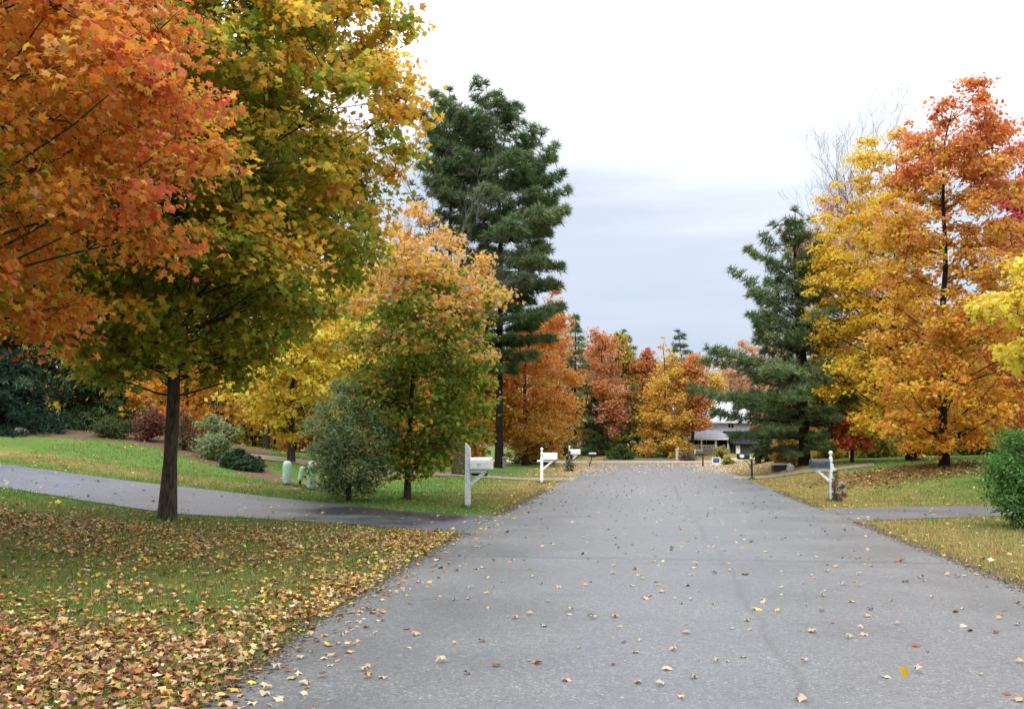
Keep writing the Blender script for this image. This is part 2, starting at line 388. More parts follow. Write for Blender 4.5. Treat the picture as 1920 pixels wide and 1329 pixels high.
# ramp colours are clamped by nothing but the ramp itself: scale to sky radiance
vm = nt.nodes.new('ShaderNodeVectorMath'); vm.operation = 'SCALE'; vm.inputs['Scale'].default_value = 10.0; nt.links.new(cr.outputs[0], vm.inputs[0])
nt.links.new(mix(nt, sky.outputs[0], vm.outputs[0], .93), bg.inputs[0])
sl = bpy.data.lights.new('sun', 'SUN'); sl.energy = 1.5; sl.angle = math.radians(18); sl.color = (1, .95, .88)
so = new_obj('sun', sl); d = Vector((math.sin(SUN_AZ) * math.cos(SUN_EL), math.cos(SUN_AZ) * math.cos(SUN_EL), math.sin(SUN_EL)))
so.rotation_euler = d.to_track_quat('Z', 'Y').to_euler(); so.location = (0, -20, 40)
S.view_settings.view_transform = 'Standard'; S.view_settings.look = 'None'; S.view_settings.exposure = 0.58; S.view_settings.gamma = 1
S.cycles.max_bounces = 7; S.cycles.diffuse_bounces = 4; S.cycles.transmission_bounces = 4; S.cycles.transparent_max_bounces = 4

# ================================================================== GROUND
def inpoly(x, y, poly):
    x = np.asarray(x); y = np.asarray(y); ins = np.zeros(x.shape, bool); n = len(poly)
    for k in range(n):
        x1, y1 = poly[k]; x2, y2 = poly[(k + 1) % n]
        c = ((y1 > y) != (y2 > y)) & (x < (x2 - x1) * (y - y1) / (y2 - y1 + 1e-12) + x1); ins ^= c
    return ins
def resample(P, step):
    P = np.array(P); s = np.r_[0, np.cumsum(np.linalg.norm(np.diff(P[:, :2], axis=0), axis=1))]
    return s, P
def strip(near, far, n):
    a = np.array([gnd(*p)[:2] for p in near]); b = np.array([gnd(*p)[:2] for p in far])
    out = []
    for q in (a, b):
        s = np.r_[0, np.cumsum(np.linalg.norm(np.diff(q, axis=0), axis=1))]; t = np.linspace(0, s[-1], n)
        out.append(np.c_[np.interp(t, s, q[:, 0]), np.interp(t, s, q[:, 1])])
    for q in out:
        for _ in range(6): q[1:-1] = (q[:-2] + q[1:-1] * 2 + q[2:]) / 4
        q += rng.normal(0, .03, q.shape)
    return out
def sheet(name, A, B, m, lift, k=12):
    n = len(A); t = np.linspace(0, 1, k); G = A[:, None] * (1 - t)[None, :, None] + B[:, None] * t[None, :, None]
    G = G.reshape(-1, 2); V = np.c_[G, hgt(G[:, 0], G[:, 1]) + lift]
    i = np.arange(n - 1)[:, None] * k + np.arange(k - 1)[None]; T = np.stack([i, i + 1, i + k + 1, i + k], 2).reshape(-1, 4)
    me = np_mesh(name, V, T, m, None, True); 
    if me.polygons[len(me.polygons) // 2].normal.z < 0: me.flip_normals()
    return tag(new_obj(name, me), kind='structure'), np.vstack([A, B[::-1]])

def asphalt(name, c, wet=0., cracks=False):
    m, nt, b = mat(name, None, .5, .75); co_ = objco(nt)
    n1 = noise(nt, 90, 3, co_, .7); n2 = noise(nt, .55, 5, co_); n3 = noise(nt, 14, 3, co_); n4 = noise(nt, 350, 2, co_)
    c = np.array(c); r1 = ramp(nt, n1.outputs[0], [(.33, tuple(c * .55)), (.52, tuple(c)), (.70, tuple(c * 1.7))])
    r2 = ramp(nt, n2.outputs[0], [(.3, (.82, .83, .85)), (.7, (1.15, 1.14, 1.12))]); r3 = ramp(nt, n3.outputs[0], [(.3, (.9, .9, .9)), (.7, (1.1, 1.1, 1.1))])
    r4 = ramp(nt, n4.outputs[0], [(.35, (.62, .62, .62)), (.65, (1.4, 1.4, 1.4))]); vo = nt.nodes.new('ShaderNodeTexVoronoi'); vo.inputs['Scale'].default_value = 55; nt.links.new(co_, vo.inputs['Vector']); vs = nt.nodes.new('ShaderNodeSeparateColor'); nt.links.new(vo.outputs['Color'], vs.inputs[0]); rv = ramp(nt, vs.outputs[0], [(.0, (.60, .60, .60)), (.5, (.95, .95, .95)), (.9, (1.15, 1.15, 1.15)), (1, (2.1, 2.1, 2.05))])
    col = mix(nt, mix(nt, r1.outputs[0], r2.outputs[0], 1., 'MULTIPLY'), r3.outputs[0], 1., 'MULTIPLY'); col = mix(nt, col, r4.outputs[0], 1., 'MULTIPLY'); col = mix(nt, col, rv.outputs[0], .8, 'MULTIPLY')
    rough = ramp(nt, n2.outputs[0], [(.35, (.40, .40, .40)), (.7, (.54, .54, .54))]).outputs[0]
    if cracks:
        # road frame: u runs across the road, v along it
        mp = nt.nodes.new('ShaderNodeMapping'); mp.inputs['Rotation'].default_value = (0, 0, math.atan(.132)); nt.links.new(co_, mp.inputs[0])
        s = nt.nodes.new('ShaderNodeSeparateXYZ'); nt.links.new(mp.outputs[0], s.inputs[0])
        w1 = noise(nt, .5, 6, co_, .6); w2 = noise(nt, 1.1, 6, co_, .7)
        def line(axis, pos, wob, width, amt, w):
            v = math_(nt, 'SUBTRACT', s.outputs[axis], pos); v = math_(nt, 'ADD', v, math_(nt, 'MULTIPLY', math_(nt, 'SUBTRACT', w.outputs[0], .5), wob))
            v = math_(nt, 'ABSOLUTE', v); v = math_(nt, 'DIVIDE', v, width); v = math_(nt, 'SUBTRACT', 1, v, True); return math_(nt, 'MULTIPLY', v, amt)
        tot = line(0, 1.05, .5, .06, .5, w1)
        for ax, pos, wob, wd, amt in ((1, 14.55, .5, .16, .6), (1, 14.0, .7, .05, .5), (0, -1.9, .3, .45, .14), (0, 3.6, .3, .45, .14), (1, 9.6, 1.4, .03, .35), (1, 26.5, 1.5, .09, .3), (0, -1.6, 1.2, .03, .25), (1, 34, 1.2, .12, .3)):
            tot = math_(nt, 'MAXIMUM', tot, line(ax, pos, wob, wd, amt, w2))
        brk = ramp(nt, n3.outputs[0], [(.35, (.35, .35, .35)), (.6, (1, 1, 1))]); tot = math_(nt, 'MULTIPLY', tot, brk.outputs[0])
        col = mix(nt, col, tuple(c * .28), tot)
    if wet:
        w = noise(nt, .42, 4, co_); sx_ = nt.nodes.new('ShaderNodeSeparateXYZ'); nt.links.new(co_, sx_.inputs[0]); near_ = ramp(nt, math_(nt, 'MULTIPLY', math_(nt, 'ADD', sx_.outputs[0], 8.0), .125), [(.18, (0, 0, 0)), (.5, (.26, .26, .26)), (.85, (.2, .2, .2)), (.97, (0, 0, 0))])
        mask = ramp(nt, math_(nt, 'ADD', w.outputs[0], near_.outputs[0]), [(.60, (0, 0, 0)), (.80, (wet, wet, wet))])
        col = mix(nt, col, tuple(c * .3), mask.outputs[0]); rough = mix(nt, rough, (.24, .24, .24), mask.outputs[0])
    nt.links.new(col, b.inputs['Base Color']); nt.links.new(rough, b.inputs['Roughness'])
    bump(nt, b, n1.outputs[0], .28, .005); return m
ROADM = asphalt('road_asphalt', (.118, .125, .137), 0, True)
DRIVEM = asphalt('driveway_asphalt', (.090, .104, .142), .92)
DRIVER = asphalt('side_driveway_asphalt', (.10, .11, .13), .0)
PALEM = asphalt('pale_gravel', (.27, .225, .18))
TANM = asphalt('leaf_stained_gravel', (.40, .32, .24))

ys = np.r_[np.arange(-6, 10, .3), np.arange(10, 26, .55), np.arange(26, 84, 1.2)]
eA = np.c_[XL(ys), ys]; eB = np.c_[XR(ys), ys]
for e_ in (eA, eB):
    wob = rng.normal(0, 1, len(ys)); wob = np.convolve(wob, [.25, .5, .25], 'same'); e_[:, 0] += wob * np.clip(.02 + ys * .002, .02, .09)
k_ = ys > 60
road, ROADP = sheet('road', eA, eB, ROADM, .02, 16)
dA, dB = strip([(905, 1003), (830, 998), (740, 990), (600, 980), (460, 971), (312, 962), (150, 938), (0, 914), (-300, 880)], [(955, 968), (860, 966), (740, 957), (600, 941), (460, 926), (312, 911), (150, 889), (0, 870), (-300, 842)], 60)
_, DRP = sheet('driveway', dA, dB, DRIVEM, .014)
dA, dB = strip([(1075, 901), (1000, 902), (870, 893), (750, 890), (620, 880), (530, 865), (470, 862)], [(1085, 895), (1000, 897), (870, 887), (750, 883), (620, 869), (530, 857), (470, 852)], 50)
_, DRP2 = sheet('driveway', dA, dB, PALEM, .03)
dA, dB = strip([(1560, 986), (1610, 980), (1660, 975), (1760, 972), (1860, 968), (2100, 960)], [(1500, 952), (1560, 953), (1660, 952), (1760, 950), (1860, 948), (2100, 944)], 40)
_, DRP3 = sheet('driveway', dA, dB, DRIVER, .014)
dA, dB = strip([(1375, 899), (1480, 891), (1560, 884), (1640, 874)], [(1375, 893), (1480, 886), (1560, 878), (1640, 868)], 40)
_, DRP4 = sheet('driveway', dA, dB, PALEM, .03)
cA = np.c_[np.linspace(-26, 60, 60), 73.5 + .05 * np.linspace(-26, 60, 60)]; cB = cA + [0, 6.0]
_, CRP = sheet('cross_street', cA, cB, TANM, .05, 6)
ROADS = [ROADP, DRP, DRP2, DRP3, DRP4, CRP]
def on_road(x, y):
    m = np.zeros(np.shape(x), bool)
    for p in ROADS: m |= inpoly(x, y, p)
    return m
# mulch bed on the left mound: outline seen in the photo
MULCH = np.array([gnd(*p)[:2] for p in [(-250, 814), (0, 817), (130, 822), (230, 829), (300, 842), (350, 857), (410, 875), (490, 897), (560, 922), (565, 910), (500, 872)]] + [[-11, 46], [-25, 50], [-40, 46]])
def grow(a0, a1, s0, fac=1.18, mx=40):
    out = [a0]; s = s0
    while out[-1] < a1: out.append(out[-1] + s); s = min(s * fac, mx)
    return np.array(out)
xs = np.r_[-grow(24, 600, .6)[::-1], np.arange(-23.6, 24, .4), grow(24, 600, .6)]
yy = np.r_[-grow(0, 80, 1)[::-1], np.arange(.5, 55, .4), grow(55, 1500, .6)]
GX, GY = np.meshgrid(xs, yy); gx, gy = GX.ravel(), GY.ravel()
V = np.c_[gx, gy, hgt(gx, gy)]; w = len(xs); i = np.arange(len(yy) - 1)[:, None] * w + np.arange(w - 1)[None]
T = np.stack([i, i + 1, i + w + 1, i + w], 2).reshape(-1, 4)
def litter_mask(x, y):
    s = XL(y) - x; r = x - XR(y)
    near = sstep(24.5, 19, y) * sstep(-.4, .3, s) * sstep(16, 9, s)
    edge = sstep(1.6, .0, s) * (s > -.3) * sstep(60, 30, y)
    mound = np.exp(-((x - 15.5) / 4.2) ** 4 - ((y - 35.8) / 2.6) ** 4)
    redge = sstep(2.2, .2, r) * (r > -.3) * .5
    far = sstep(46, 56, y) * sstep(81, 76, y) * sstep(7, 1, np.maximum(s, r)) * .6
    return np.clip(np.maximum.reduce([near * .8, edge * .7, mound, redge, far]), 0, 1)
def tan_mask(x, y):
    s = XL(y) - x; r = x - XR(y)
    t = np.maximum(sstep(4.5, .3, s) * (s > -1) * sstep(24, 30, y), sstep(8, .5, r) * (r > -1) * .95)
    bands = .5 * np.exp(-((s - 7) / 1.8) ** 2) * sstep(26, 30, y) + .5 * np.exp(-((r - 3) / 1.5) ** 2)
    A_ = .0
    dr = np.exp(-((y - 30.5 - .35 * (-12 - x)) / 1.5) ** 2) * (x < -7) * .8
    return np.clip(np.maximum.reduce([t, bands, dr]), 0, 1)
mk = np.c_[litter_mask(gx, gy), inpoly(gx, gy, MULCH).astype(float), tan_mask(gx, gy)]
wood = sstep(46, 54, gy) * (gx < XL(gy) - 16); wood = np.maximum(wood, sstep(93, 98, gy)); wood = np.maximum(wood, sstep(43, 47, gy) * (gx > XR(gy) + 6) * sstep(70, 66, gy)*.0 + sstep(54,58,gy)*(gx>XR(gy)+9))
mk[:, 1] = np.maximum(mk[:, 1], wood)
m, nt, b = mat('lawn', None, .95, .1); co_ = objco(nt)
at_ = nt.nodes.new('ShaderNodeAttribute'); at_.attribute_name = 'col'; sp = nt.nodes.new('ShaderNodeSeparateColor'); nt.links.new(at_.outputs[0], sp.inputs[0])
n1 = noise(nt, .45, 5, co_); n2 = noise(nt, 5, 5, co_, .7); n3 = noise(nt, 45, 4, co_, .75); n4 = noise(nt, 1.6, 4, co_)
grass = ramp(nt, n1.outputs[0], [(.3, (.095, .175, .036)), (.55, (.125, .21, .048)), (.75, (.17, .215, .058))]).outputs[0]
fine = ramp(nt, n3.outputs[0], [(.3, (.45, .5, .45)), (.7, (1.5, 1.45, 1.5))]).outputs[0]; mid_ = ramp(nt, n2.outputs[0], [(.3, (.72, .72, .7)), (.7, (1.25, 1.22, 1.2))]).outputs[0]
tanc = ramp(nt, n2.outputs[0], [(.3, (.21, .165, .055)), (.7, (.36, .265, .105))]).outputs[0]
lit = ramp(nt, n2.outputs[0], [(.25, (.10, .075, .022)), (.5, (.18, .125, .036)), (.75, (.25, .165, .055))]).outputs[0]
mul = ramp(nt, n3.outputs[0], [(.3, (.07, .05, .03)), (.7, (.24, .17, .11))]).outputs[0]
def brk(chan, n, lo, hi):
    v = math_(nt, 'ADD', chan, math_(nt, 'MULTIPLY', math_(nt, 'SUBTRACT', n.outputs[0], .5), 1.3)); return ramp(nt, v, [(lo, (0, 0, 0)), (hi, (1, 1, 1))]).outputs[0]
col = mix(nt, grass, tanc, math_(nt, 'MULTIPLY', brk(sp.outputs[2], n4, .25, .85), .85))
col = mix(nt, col, lit, math_(nt, 'MULTIPLY', brk(sp.outputs[0], n4, .35, .95), .8))
col = mix(nt, col, fine, .85, 'MULTIPLY'); col = mix(nt, col, mid_, 1., 'MULTIPLY')
col = mix(nt, col, mul, brk(sp.outputs[1], n2, .4, .6))
nt.links.new(col, b.inputs['Base Color']); bump(nt, b, n3.outputs[0], .8, .05)
LAWN = m
g = new_obj('ground', np_mesh('ground', V, T, LAWN, mk, True)); tag(g, kind='structure')

# ------------------------------------------------------------------ grass blades
def clumpy(x, y):
    x = x + .5 * np.sin(y * 3.1 + x) ; y = y + .4 * np.sin(x * 3.7 - y)
    return .5 + .5 * np.sin(x * 1.7 + 2 * np.sin(y * 1.1)) * np.sin(y * 2.1 + 2 * np.sin(x * .9 + 1))
def scatter(n, x0, x1, y0, y1): return rng.uniform(x0, x1, n), rng.uniform(y0, y1, n)
X1, Y1 = scatter(290000, -9, 11, 4.5, 15); X2, Y2 = scatter(270000, -16, 18, 15, 32); X3, Y3 = scatter(90000, -16, 22, 32, 48)
x = np.r_[X1, X2, X3]; y = np.r_[Y1, Y2, Y3]; sz = np.r_[np.full(len(X1), .05), np.full(len(X2), .07), np.full(len(X3), .085)]
fr = np.abs((x) / y) < .78; sz = sz * (.6 + .75 * clumpy(x * 2.2, y * 2.2) * rng.uniform(.5, 1.4, len(sz)))
fr_e = (np.abs(XL(y) - x) < .10) | (np.abs(x - XR(y)) < .10)
ok = fr & (~on_road(x, y) | (fr_e & (rng.uniform(0, 1, len(x)) < .6) & (x < 99))) & ~inpoly(x, y, MULCH) & (np.maximum(XL(y) - x, x - XR(y)) > -.10); x, y, sz = x[ok], y[ok], sz[ok]; n = len(x)
tn = np.clip(tan_mask(x, y) * .9 + litter_mask(x, y) * .35, 0, 1); patch = np.sin(x * 1.1 + np.sin(y * .7) * 2) * np.sin(y * .9 + np.sin(x * .8) * 2)
c = mixc(pal([C(.125, .225, .05), C(.165, .26, .062), C(.09, .175, .036)], [1, 1, 1], n), C(.36, .27, .11), (rng.uniform(0, 1, n) < tn * .75 + .1 * patch) * 1.0)
bx, by, bs = [], [], []
for px, py, rr in ((313, 976, .30), (764, 937, .14), (877, 952, .11), (1016, 906, .11), (1560, 940, .11), (538, 909, .16), (561, 913, .10), (584, 918, .16), (1410, 899, .09), (655, 940, .5), (1771, 876, .3), (1930, 992, .6)):
    q = gnd(px, py); k = 170; a_ = rng.uniform(0, 6.28, k); r_ = rr * rng.uniform(.75, 1.7, k); bx.append(q[0] + r_ * np.cos(a_)); by.append(q[1] + r_ * np.sin(a_)); bs.append(np.full(k, .13))
bx, by, bs = map(np.concatenate, (bx, by, bs)); x = np.r_[x, bx]; y = np.r_[y, by]; sz = np.r_[sz, bs]
c = np.vstack([c, pal([C(.10, .20, .045), C(.15, .23, .06), C(.28, .22, .09)], [3, 3, 1], len(bx))]); n = len(x)
P = np.c_[x, y, hgt(x, y)]; nn = np.c_[rng.normal(0, .45, (n, 2)), np.ones(n)]
gr = new_obj('lawn_grass', inst(BLADE, P, nn, sz * rng.uniform(.5, 1.15, n), jitter(c, .2), 'lawn_grass', GRASS)); tag(gr, 'short green and straw coloured grass of the mown lawns', 'grass', kind='stuff')

# ------------------------------------------------------------------ leaf litter
LC = [C(.46, .32, .14), C(.35, .20, .07), C(.27, .12, .035), C(.44, .27, .045), C(.21, .06, .030), C(.54, .42, .26), C(.15, .075, .04), C(.16, .032, .032), C(.56, .42, .06)]
def litter(name, label, x, y, size, cols, tm=MAPLE, lift=.012, tilt=.22, hmax=.03):
    n = len(x); P = np.c_[x, y, hgt(x, y) + lift + rng.uniform(0, hmax, n)]; tl = tilt * np.where(rng.uniform(0, 1, n) < .18, 2.4, .6)[:, None]; nn = np.c_[rng.normal(0, 1, (n, 2)) * tl, np.ones(n)]
    nn[rng.uniform(0, 1, n) < .4] *= -1
    o = new_obj(name, inst(tm, P, nn, size * rng.uniform(.6, 1.25, n), jitter(cols, .22), name, LITTER)); return tag(o, label, 'leaves', kind='stuff')
x, y = scatter(230000, -13, 0.5, 4.2, 24); s = XL(y) - x
dn = sstep(-.15, .25, s) * (.13 + .87 * np.maximum(sstep(12.5, 7.5, y), np.maximum(sstep(1.7, .2, s) * sstep(22, 17, y), .7 * np.exp(-((y - 17.2) / 2.2) ** 2)))) * (.10 + .45 * sstep(10, 6.5, y) + (.95 - .5 * sstep(10, 6.5, y)) * clumpy(x, y) ** 2.2) * (.06 + .94 * sstep(20.5, 18, y)) * sstep(14, 8, s)
ok = (rng.uniform(0, 1, len(x)) < dn) & ~inpoly(x, y, DRP); x, y = x[ok], y[ok]; n = len(x)
red = sstep(13, 6, y)
ca = pal(LC, [4, 6, 4, 6, .8, 2.5, 3.5, .4, 3], n); cb = pal(LC, [6, 6, 6, .8, 3.4, 4, 4.5, 2.2, .2], n); cc = np.where((rng.uniform(0, 1, n) < red)[:, None], cb, ca)
hf = rng.uniform(0, 1, n) < .5
litter('leaf_litter', 'tan, yellow and red maple leaves lying flat over the left front lawn', x[hf], y[hf], .076, cc[hf])
litter('leaf_litter', 'curled brown and tan leaves heaped among the flat ones on the left front lawn', x[~hf], y[~hf], .072, cc[~hf] * .92, CURL, tilt=.5, hmax=.05)
x, y = scatter(16000, 9, 22, 32, 41); dn = np.exp(-((x - 15.5) / 4.3) ** 4 - ((y - 35.8) / 2.8) ** 4); ok = (rng.uniform(0, 1, len(x)) < dn); x, y = x[ok], y[ok]
litter('leaf_litter', 'deep brown leaves heaped under the two right maples', x, y, .11, pal([LC[1], LC[2], LC[6], LC[4], LC[0]], [3, 3, 4, 1.5, 2], len(x)), QUAD, hmax=.08)
x, y = scatter(56000, -2, 24, 44, 80); s = np.maximum(XL(y) - x, x - XR(y)); dn = sstep(45, 58, y) * sstep(4, 0, s) * sstep(75, 72, y) * (.12 + .88 * sstep(-2.2, .2, s) + .35 * sstep(62, 70, y)) * (.4 + .6 * clumpy(x * .5, y * .3)); ok = rng.uniform(0, 1, len(x)) < dn; x, y = x[ok], y[ok]
litter('leaf_litter', 'pale tan leaves blown over the far end of the road', x, y, .10, pal([C(.66, .48, .30), C(.60, .40, .20), C(.70, .56, .42), C(.46, .25, .11)], [3, 2.5, 2.5, .7], len(x)), QUAD, lift=.024, hmax=.012, tilt=.15)
x, y = scatter(5200, -18, 22, 6, 48); s = np.maximum(XL(y) - x, x - XR(y)); ok = (s > .05) & (np.abs(x / y) < .6) & ((x > 0) | (y > 20) | (x < -8)); x, y = x[ok], y[ok]
ed = scatter(9000, -3, 13, 4.5, 52); sr = ed[0] - XR(ed[1]); sl_ = XL(ed[1]) - ed[0]; ko = ((np.abs(sr - .25) < .35) & (rng.uniform(0, 1, 9000) < .55)) | ((np.abs(sl_ + .1) < .55) & (rng.uniform(0, 1, 9000) < .9))
x = np.r_[x, ed[0][ko]]; y = np.r_[y, ed[1][ko]]
litter('leaf_litter', 'thin sprinkle of yellow and tan leaves over the lawns and along the kerbless road edges', x, y, .085, pal(LC, [5, 4, 2, 3, 1, 4, 1.5, .5, 4], len(x)), lift=.02)
x, y = scatter(1050, -1, 10, 13.5, 46); ok = (XL(y) - x < -.1) & (x - XR(y) < -.1); x, y = x[ok], y[ok]
litter('leaf_litter', 'tiny scattered leaves on the middle stretch of the road', x, y, .075, pal(LC, [5, 4, 1, 1, 1, 5, 3, 1, 1], len(x)), lift=.024, hmax=.008, tilt=.25)
gx_, gy_ = scatter(26000, 0, 1, 4.5, 34); sd = rng.uniform(0, 1, 26000) < .5; off = rng.normal(.02, .10, 26000) * (.6 + .8 * clumpy(gy_ * 1.3, gy_)); gx_ = np.where(sd, XL(gy_) - off, XR(gy_) + off); ok = ~inpoly(gx_, gy_, DRP) & ~inpoly(gx_, gy_, DRP3); gx_, gy_ = gx_[ok], gy_[ok]
litter('road_edge_grit', 'dark crumbs of soil and broken leaves along both road edges', gx_, gy_, .034, pal([C(.07, .05, .03), C(.14, .09, .05), C(.22, .15, .08), C(.10, .10, .09)], [4, 3, 2, 2], len(gx_)), QUAD, lift=.02, hmax=.01)
# countable leaves on the road close to the camera: each one an object
LM = []
kinds = [(LC[5], 'pale cream fallen leaf lying on the grey road'), (LC[0], 'light tan fallen leaf lying on the grey road'), (LC[6], 'dark brown fallen leaf lying on the grey road'), (LC[4], 'rusty red fallen leaf lying on the grey road'), (LC[3], 'golden yellow fallen leaf lying on the grey road')]
for k, (c, lb) in enumerate(kinds):
    for v in range(3):
        V_, T_ = MAPLE; V_ = V_.copy(); V_[:, 2] = V_[:, 2] * rng.uniform(-.6, 1.4) + .18 * V_[:, 0] * V_[:, 1] * rng.normal() + .10 * rng.normal(size=len(V_)); V_[:, 2] -= V_[:, 2].min()
        LM.append((np_mesh('fallen_leaf', V_, T_, LITTER, np.clip(np.repeat(jitter(np.array([c]), .12), len(V_), 0), 0, .9)), lb))
pts = []
while len(pts) < 285:
    x_ = rng.uniform(-2.4, 5.9); y_ = 4.9 + 9 * rng.uniform() ** 1.15; sL = x_ - XL(y_); sR = XR(y_) - x_
    if sL < .05 or sR < .05 or abs(x_ / y_) > .56: continue
    if rng.uniform() < .16 + .84 * math.exp(-(sL / .8) ** 2) + .12 * math.exp(-(sR / .6) ** 2): pts.append((x_, y_))
for x_, y_ in pts:
    k = rng.choice(5, p=[.52, .24, .13, .07, .04]); me, lb = LM[k * 3 + rng.integers(3)]
    o = new_obj('fallen_leaf', me); s_ = .072 * rng.uniform(.55, 1.3); o.scale = (s_, s_, s_ * rng.uniform(.6, 1.3)); o.location = (x_, y_, hz(x_, y_) + .0215); o.rotation_euler = (rng.normal(0, .12), rng.normal(0, .12), rng.uniform(0, 6.28))
    tag(o, lb, 'leaf', 'fallen leaves on the near road')
def solo(px, py, col, size, label, Y=None, rot=None):
    V_, T_ = MAPLE; V_ = V_.copy(); V_[:, 2] *= 1.4; me = np_mesh('fallen_leaf', V_, T_, LEAF if Y else LITTER, np.repeat([col], len(V_), 0)); o = new_obj('fallen_leaf', me)
    p = at(px, py, Y) if Y else gnd(px, py, .04); o.location = p; o.scale = (size,) * 3; o.rotation_euler = rot or (.2, .1, rng.uniform(0, 6)); tag(o, label, 'leaf')
solo(1700, 1258, C(.62, .40, .03), .085, 'golden leaf drifting down through the air above the road', 5.2, (1.1, .35, .5))
solo(1421, 1147, C(.62, .50, .09), .13, 'larger lemon yellow leaf lying alone on the open road right of the centre crack')
solo(1719, 1216, C(.26, .07, .03), .105, 'dark red curled leaf just beyond the falling golden leaf')
solo(1682, 1056, C(.25, .03, .025), .12, 'deep crimson leaf on the right half of the road')
solo(108, 944, C(.68, .52, .03), .15, 'bright yellow leaf standing out on the grass left of the big maple trunk', None, (.9, 0, .2))
# ================================================================== TREES
def cbig(nx, nz, rad, cn):
    n = len(nx); out = pal([GOLD, ORANGE, OCHRE, OLIVE * 1.6], [5, 1.2, 2, 1.5], n); yel = pal([GOLD, YEL, PEACH], [2, 2, 1], n)
    inn = pal([OLIVE, GREEN, OLIVE * 1.2, OCHRE], [4, 4, 2.5, .5], n)
    e = -.06 + .55 * (rad - .72) * 2.2 + .9 * (nz - .62) + .38 * cn + .35 * nx * (nz > .2); t = sstep(-.15, .3, e)
    c = np.where((rng.uniform(0, 1, n) < t)[:, None], np.where((nz > .5)[:, None], yel, out), inn)
    lf = sstep(-.1, -.7, nx) * sstep(.1, .3, nz); return np.where((rng.uniform(0, 1, n) < lf * .6)[:, None], out, c)
tree('maple_tree', 'big olive green and gold maple on a straight dark trunk in the left lawn', 'tree', gnd(313, 976),
     [(728, 255, 420), (700, 165, 470), (655, 60, 545), (600, -30, 640), (530, -90, 695), (440, -130, 755), (340, -150, 785), (265, -150, 822), (200, -120, 795), (130, -100, 800), (60, -60, 770), (0, 0, 750), (-110, 60, 680), (-230, 150, 560), (-330, 270, 430)],
     cbig, K=740, n=195, mod=.3, leaf=.15, rc=.6, tr=.135, tmpl=MAPLE, power=.55, fmin=.12, twigs=3)
def cover(nx, nz, rad, cn):
    n = len(nx); c = pal([C(.70, .275, .035), OCHRE, RUST, PEACH], [6, 4, .6, 1.2], n); rd = pal([RED, RUST, ORANGE], [3, 3, 2], n)
    t = sstep(.66, 1.05, nx + .10 * cn); c = np.where((rng.uniform(0, 1, n) < t)[:, None], rd, c)
    return np.where((cn > 1.55)[:, None], pal([OLIVE, GREEN, GOLD], [2, 1, 1], n), c)
X0 = -8.1; Y0 = 11.6
tree('maple_tree', 'orange and red maple reaching in from the left edge with its dark slanting branches', 'tree', (X0, Y0, hz(X0, Y0)),
     [(690, -600, -180), (640, -800, 0), (590, -950, 120), (520, -1050, 230), (440, -1080, 310), (340, -1100, 375), (250, -1100, 415), (190, -1100, 430), (100, -1050, 405), (0, -1000, 345), (-150, -900, 260), (-350, -700, 100), (-600, -450, -150)],
     cover, K=430, n=235, mod=.35, leaf=.104, rc=.56, depth=.85, tr=.17, tmpl=MAPLE, power=.5, twigs=4, limb_k=6)
def cyoung(nx, nz, rad, cn):
    n = len(nx); g_ = pal([GREEN, DGREEN, OLIVE], [4, 1.5, 2.5], n); o = pal([PEACH, OCHRE, GOLD, TAN], [4, 1.2, 3, 1.5], n)
    t = sstep(.60, .90, nz + .26 * (rad - .6) + .16 * cn); t = np.maximum(t, sstep(1.1, 2.1, cn) * .7); return np.where((rng.uniform(0, 1, n) < t)[:, None], o, g_)
tree('maple_tree', 'young maple, green below and peach orange at the top, beside the driveway shrub', 'tree', gnd(764, 937),
     [(888, 725, 805), (862, 698, 856), (800, 676, 888), (740, 662, 915), (680, 660, 928), (620, 650, 946), (565, 650, 948), (525, 675, 925), (490, 710, 880), (465, 750, 835)],
     cyoung, K=190, n=125, leaf=.14, rc=.6, tr=.085, tmpl=MAPLE, power=.45)
def simple(cols, w, cl=None):
    def f(nx, nz, rad, cn):
        n = len(nx); c = pal(cols, w, n)
        if cl is not None: c = mixc(c, np.array(cl), sstep(-.3, 1.3, cn) * .75)
        return c
    return f
def B(px, Y): 
    x = (px - CX) / F * Y / math.cos(PITCH) * math.cos(PITCH); return (x, Y, hz(x, Y))
def zoned(lo, hi, at_=.5, side=None):
    def f(nx, nz, rad, cn):
        n = len(nx); t = sstep(at_ - .2, at_ + .2, nz + .12 * cn)
        c = np.where((rng.uniform(0, 1, n) < t)[:, None], pal(hi, [1] * len(hi), n), pal(lo, [1] * len(lo), n))
        if side is not None: c = np.where((rng.uniform(0, 1, n) < sstep(side[0], side[1], nx + .15 * cn))[:, None], pal(side[2], [1] * len(side[2]), n), c)
        return c
    return f
G1 = 'background autumn trees'
tree('maple_tree', 'bright yellow maple behind the pale green cable pedestals', 'tree', B(548, 40), [(825, 545, 575), (795, 470, 645), (740, 418, 680), (690, 422, 700), (640, 450, 715), (590, 490, 720), (540, 535, 710), (490, 580, 680)], simple([YEL, LEMON, GOLD], [4, 5, 1]), K=210, n=110, leaf=.19, rc=.6, tr=.13, mod=.6)
tree('maple_tree', 'gold and peach maple with a thick brown trunk behind the young green maple', 'tree', B(864, 46), [(720, 690, 850), (640, 655, 920), (560, 655, 930), (500, 672, 920), (460, 700, 890), (430, 722, 850), (400, 735, 815), (365, 760, 790)], simple([PEACH, GOLD, TAN], [4, 4, 1], TAN), K=130, n=85, leaf=.2, rc=.6, tr=.30, sparse_top=.4)
tree('maple_tree', 'golden tree glimpsed low behind the big maple trunk', 'tree', B(350, 48), [(790, 260, 430), (750, 225, 460), (690, 220, 480), (600, 240, 460), (500, 280, 420)], simple([GOLD, ORANGE, OCHRE], [2, 2, 2]), K=60, n=90, leaf=.26, rc=.8, tr=.15)
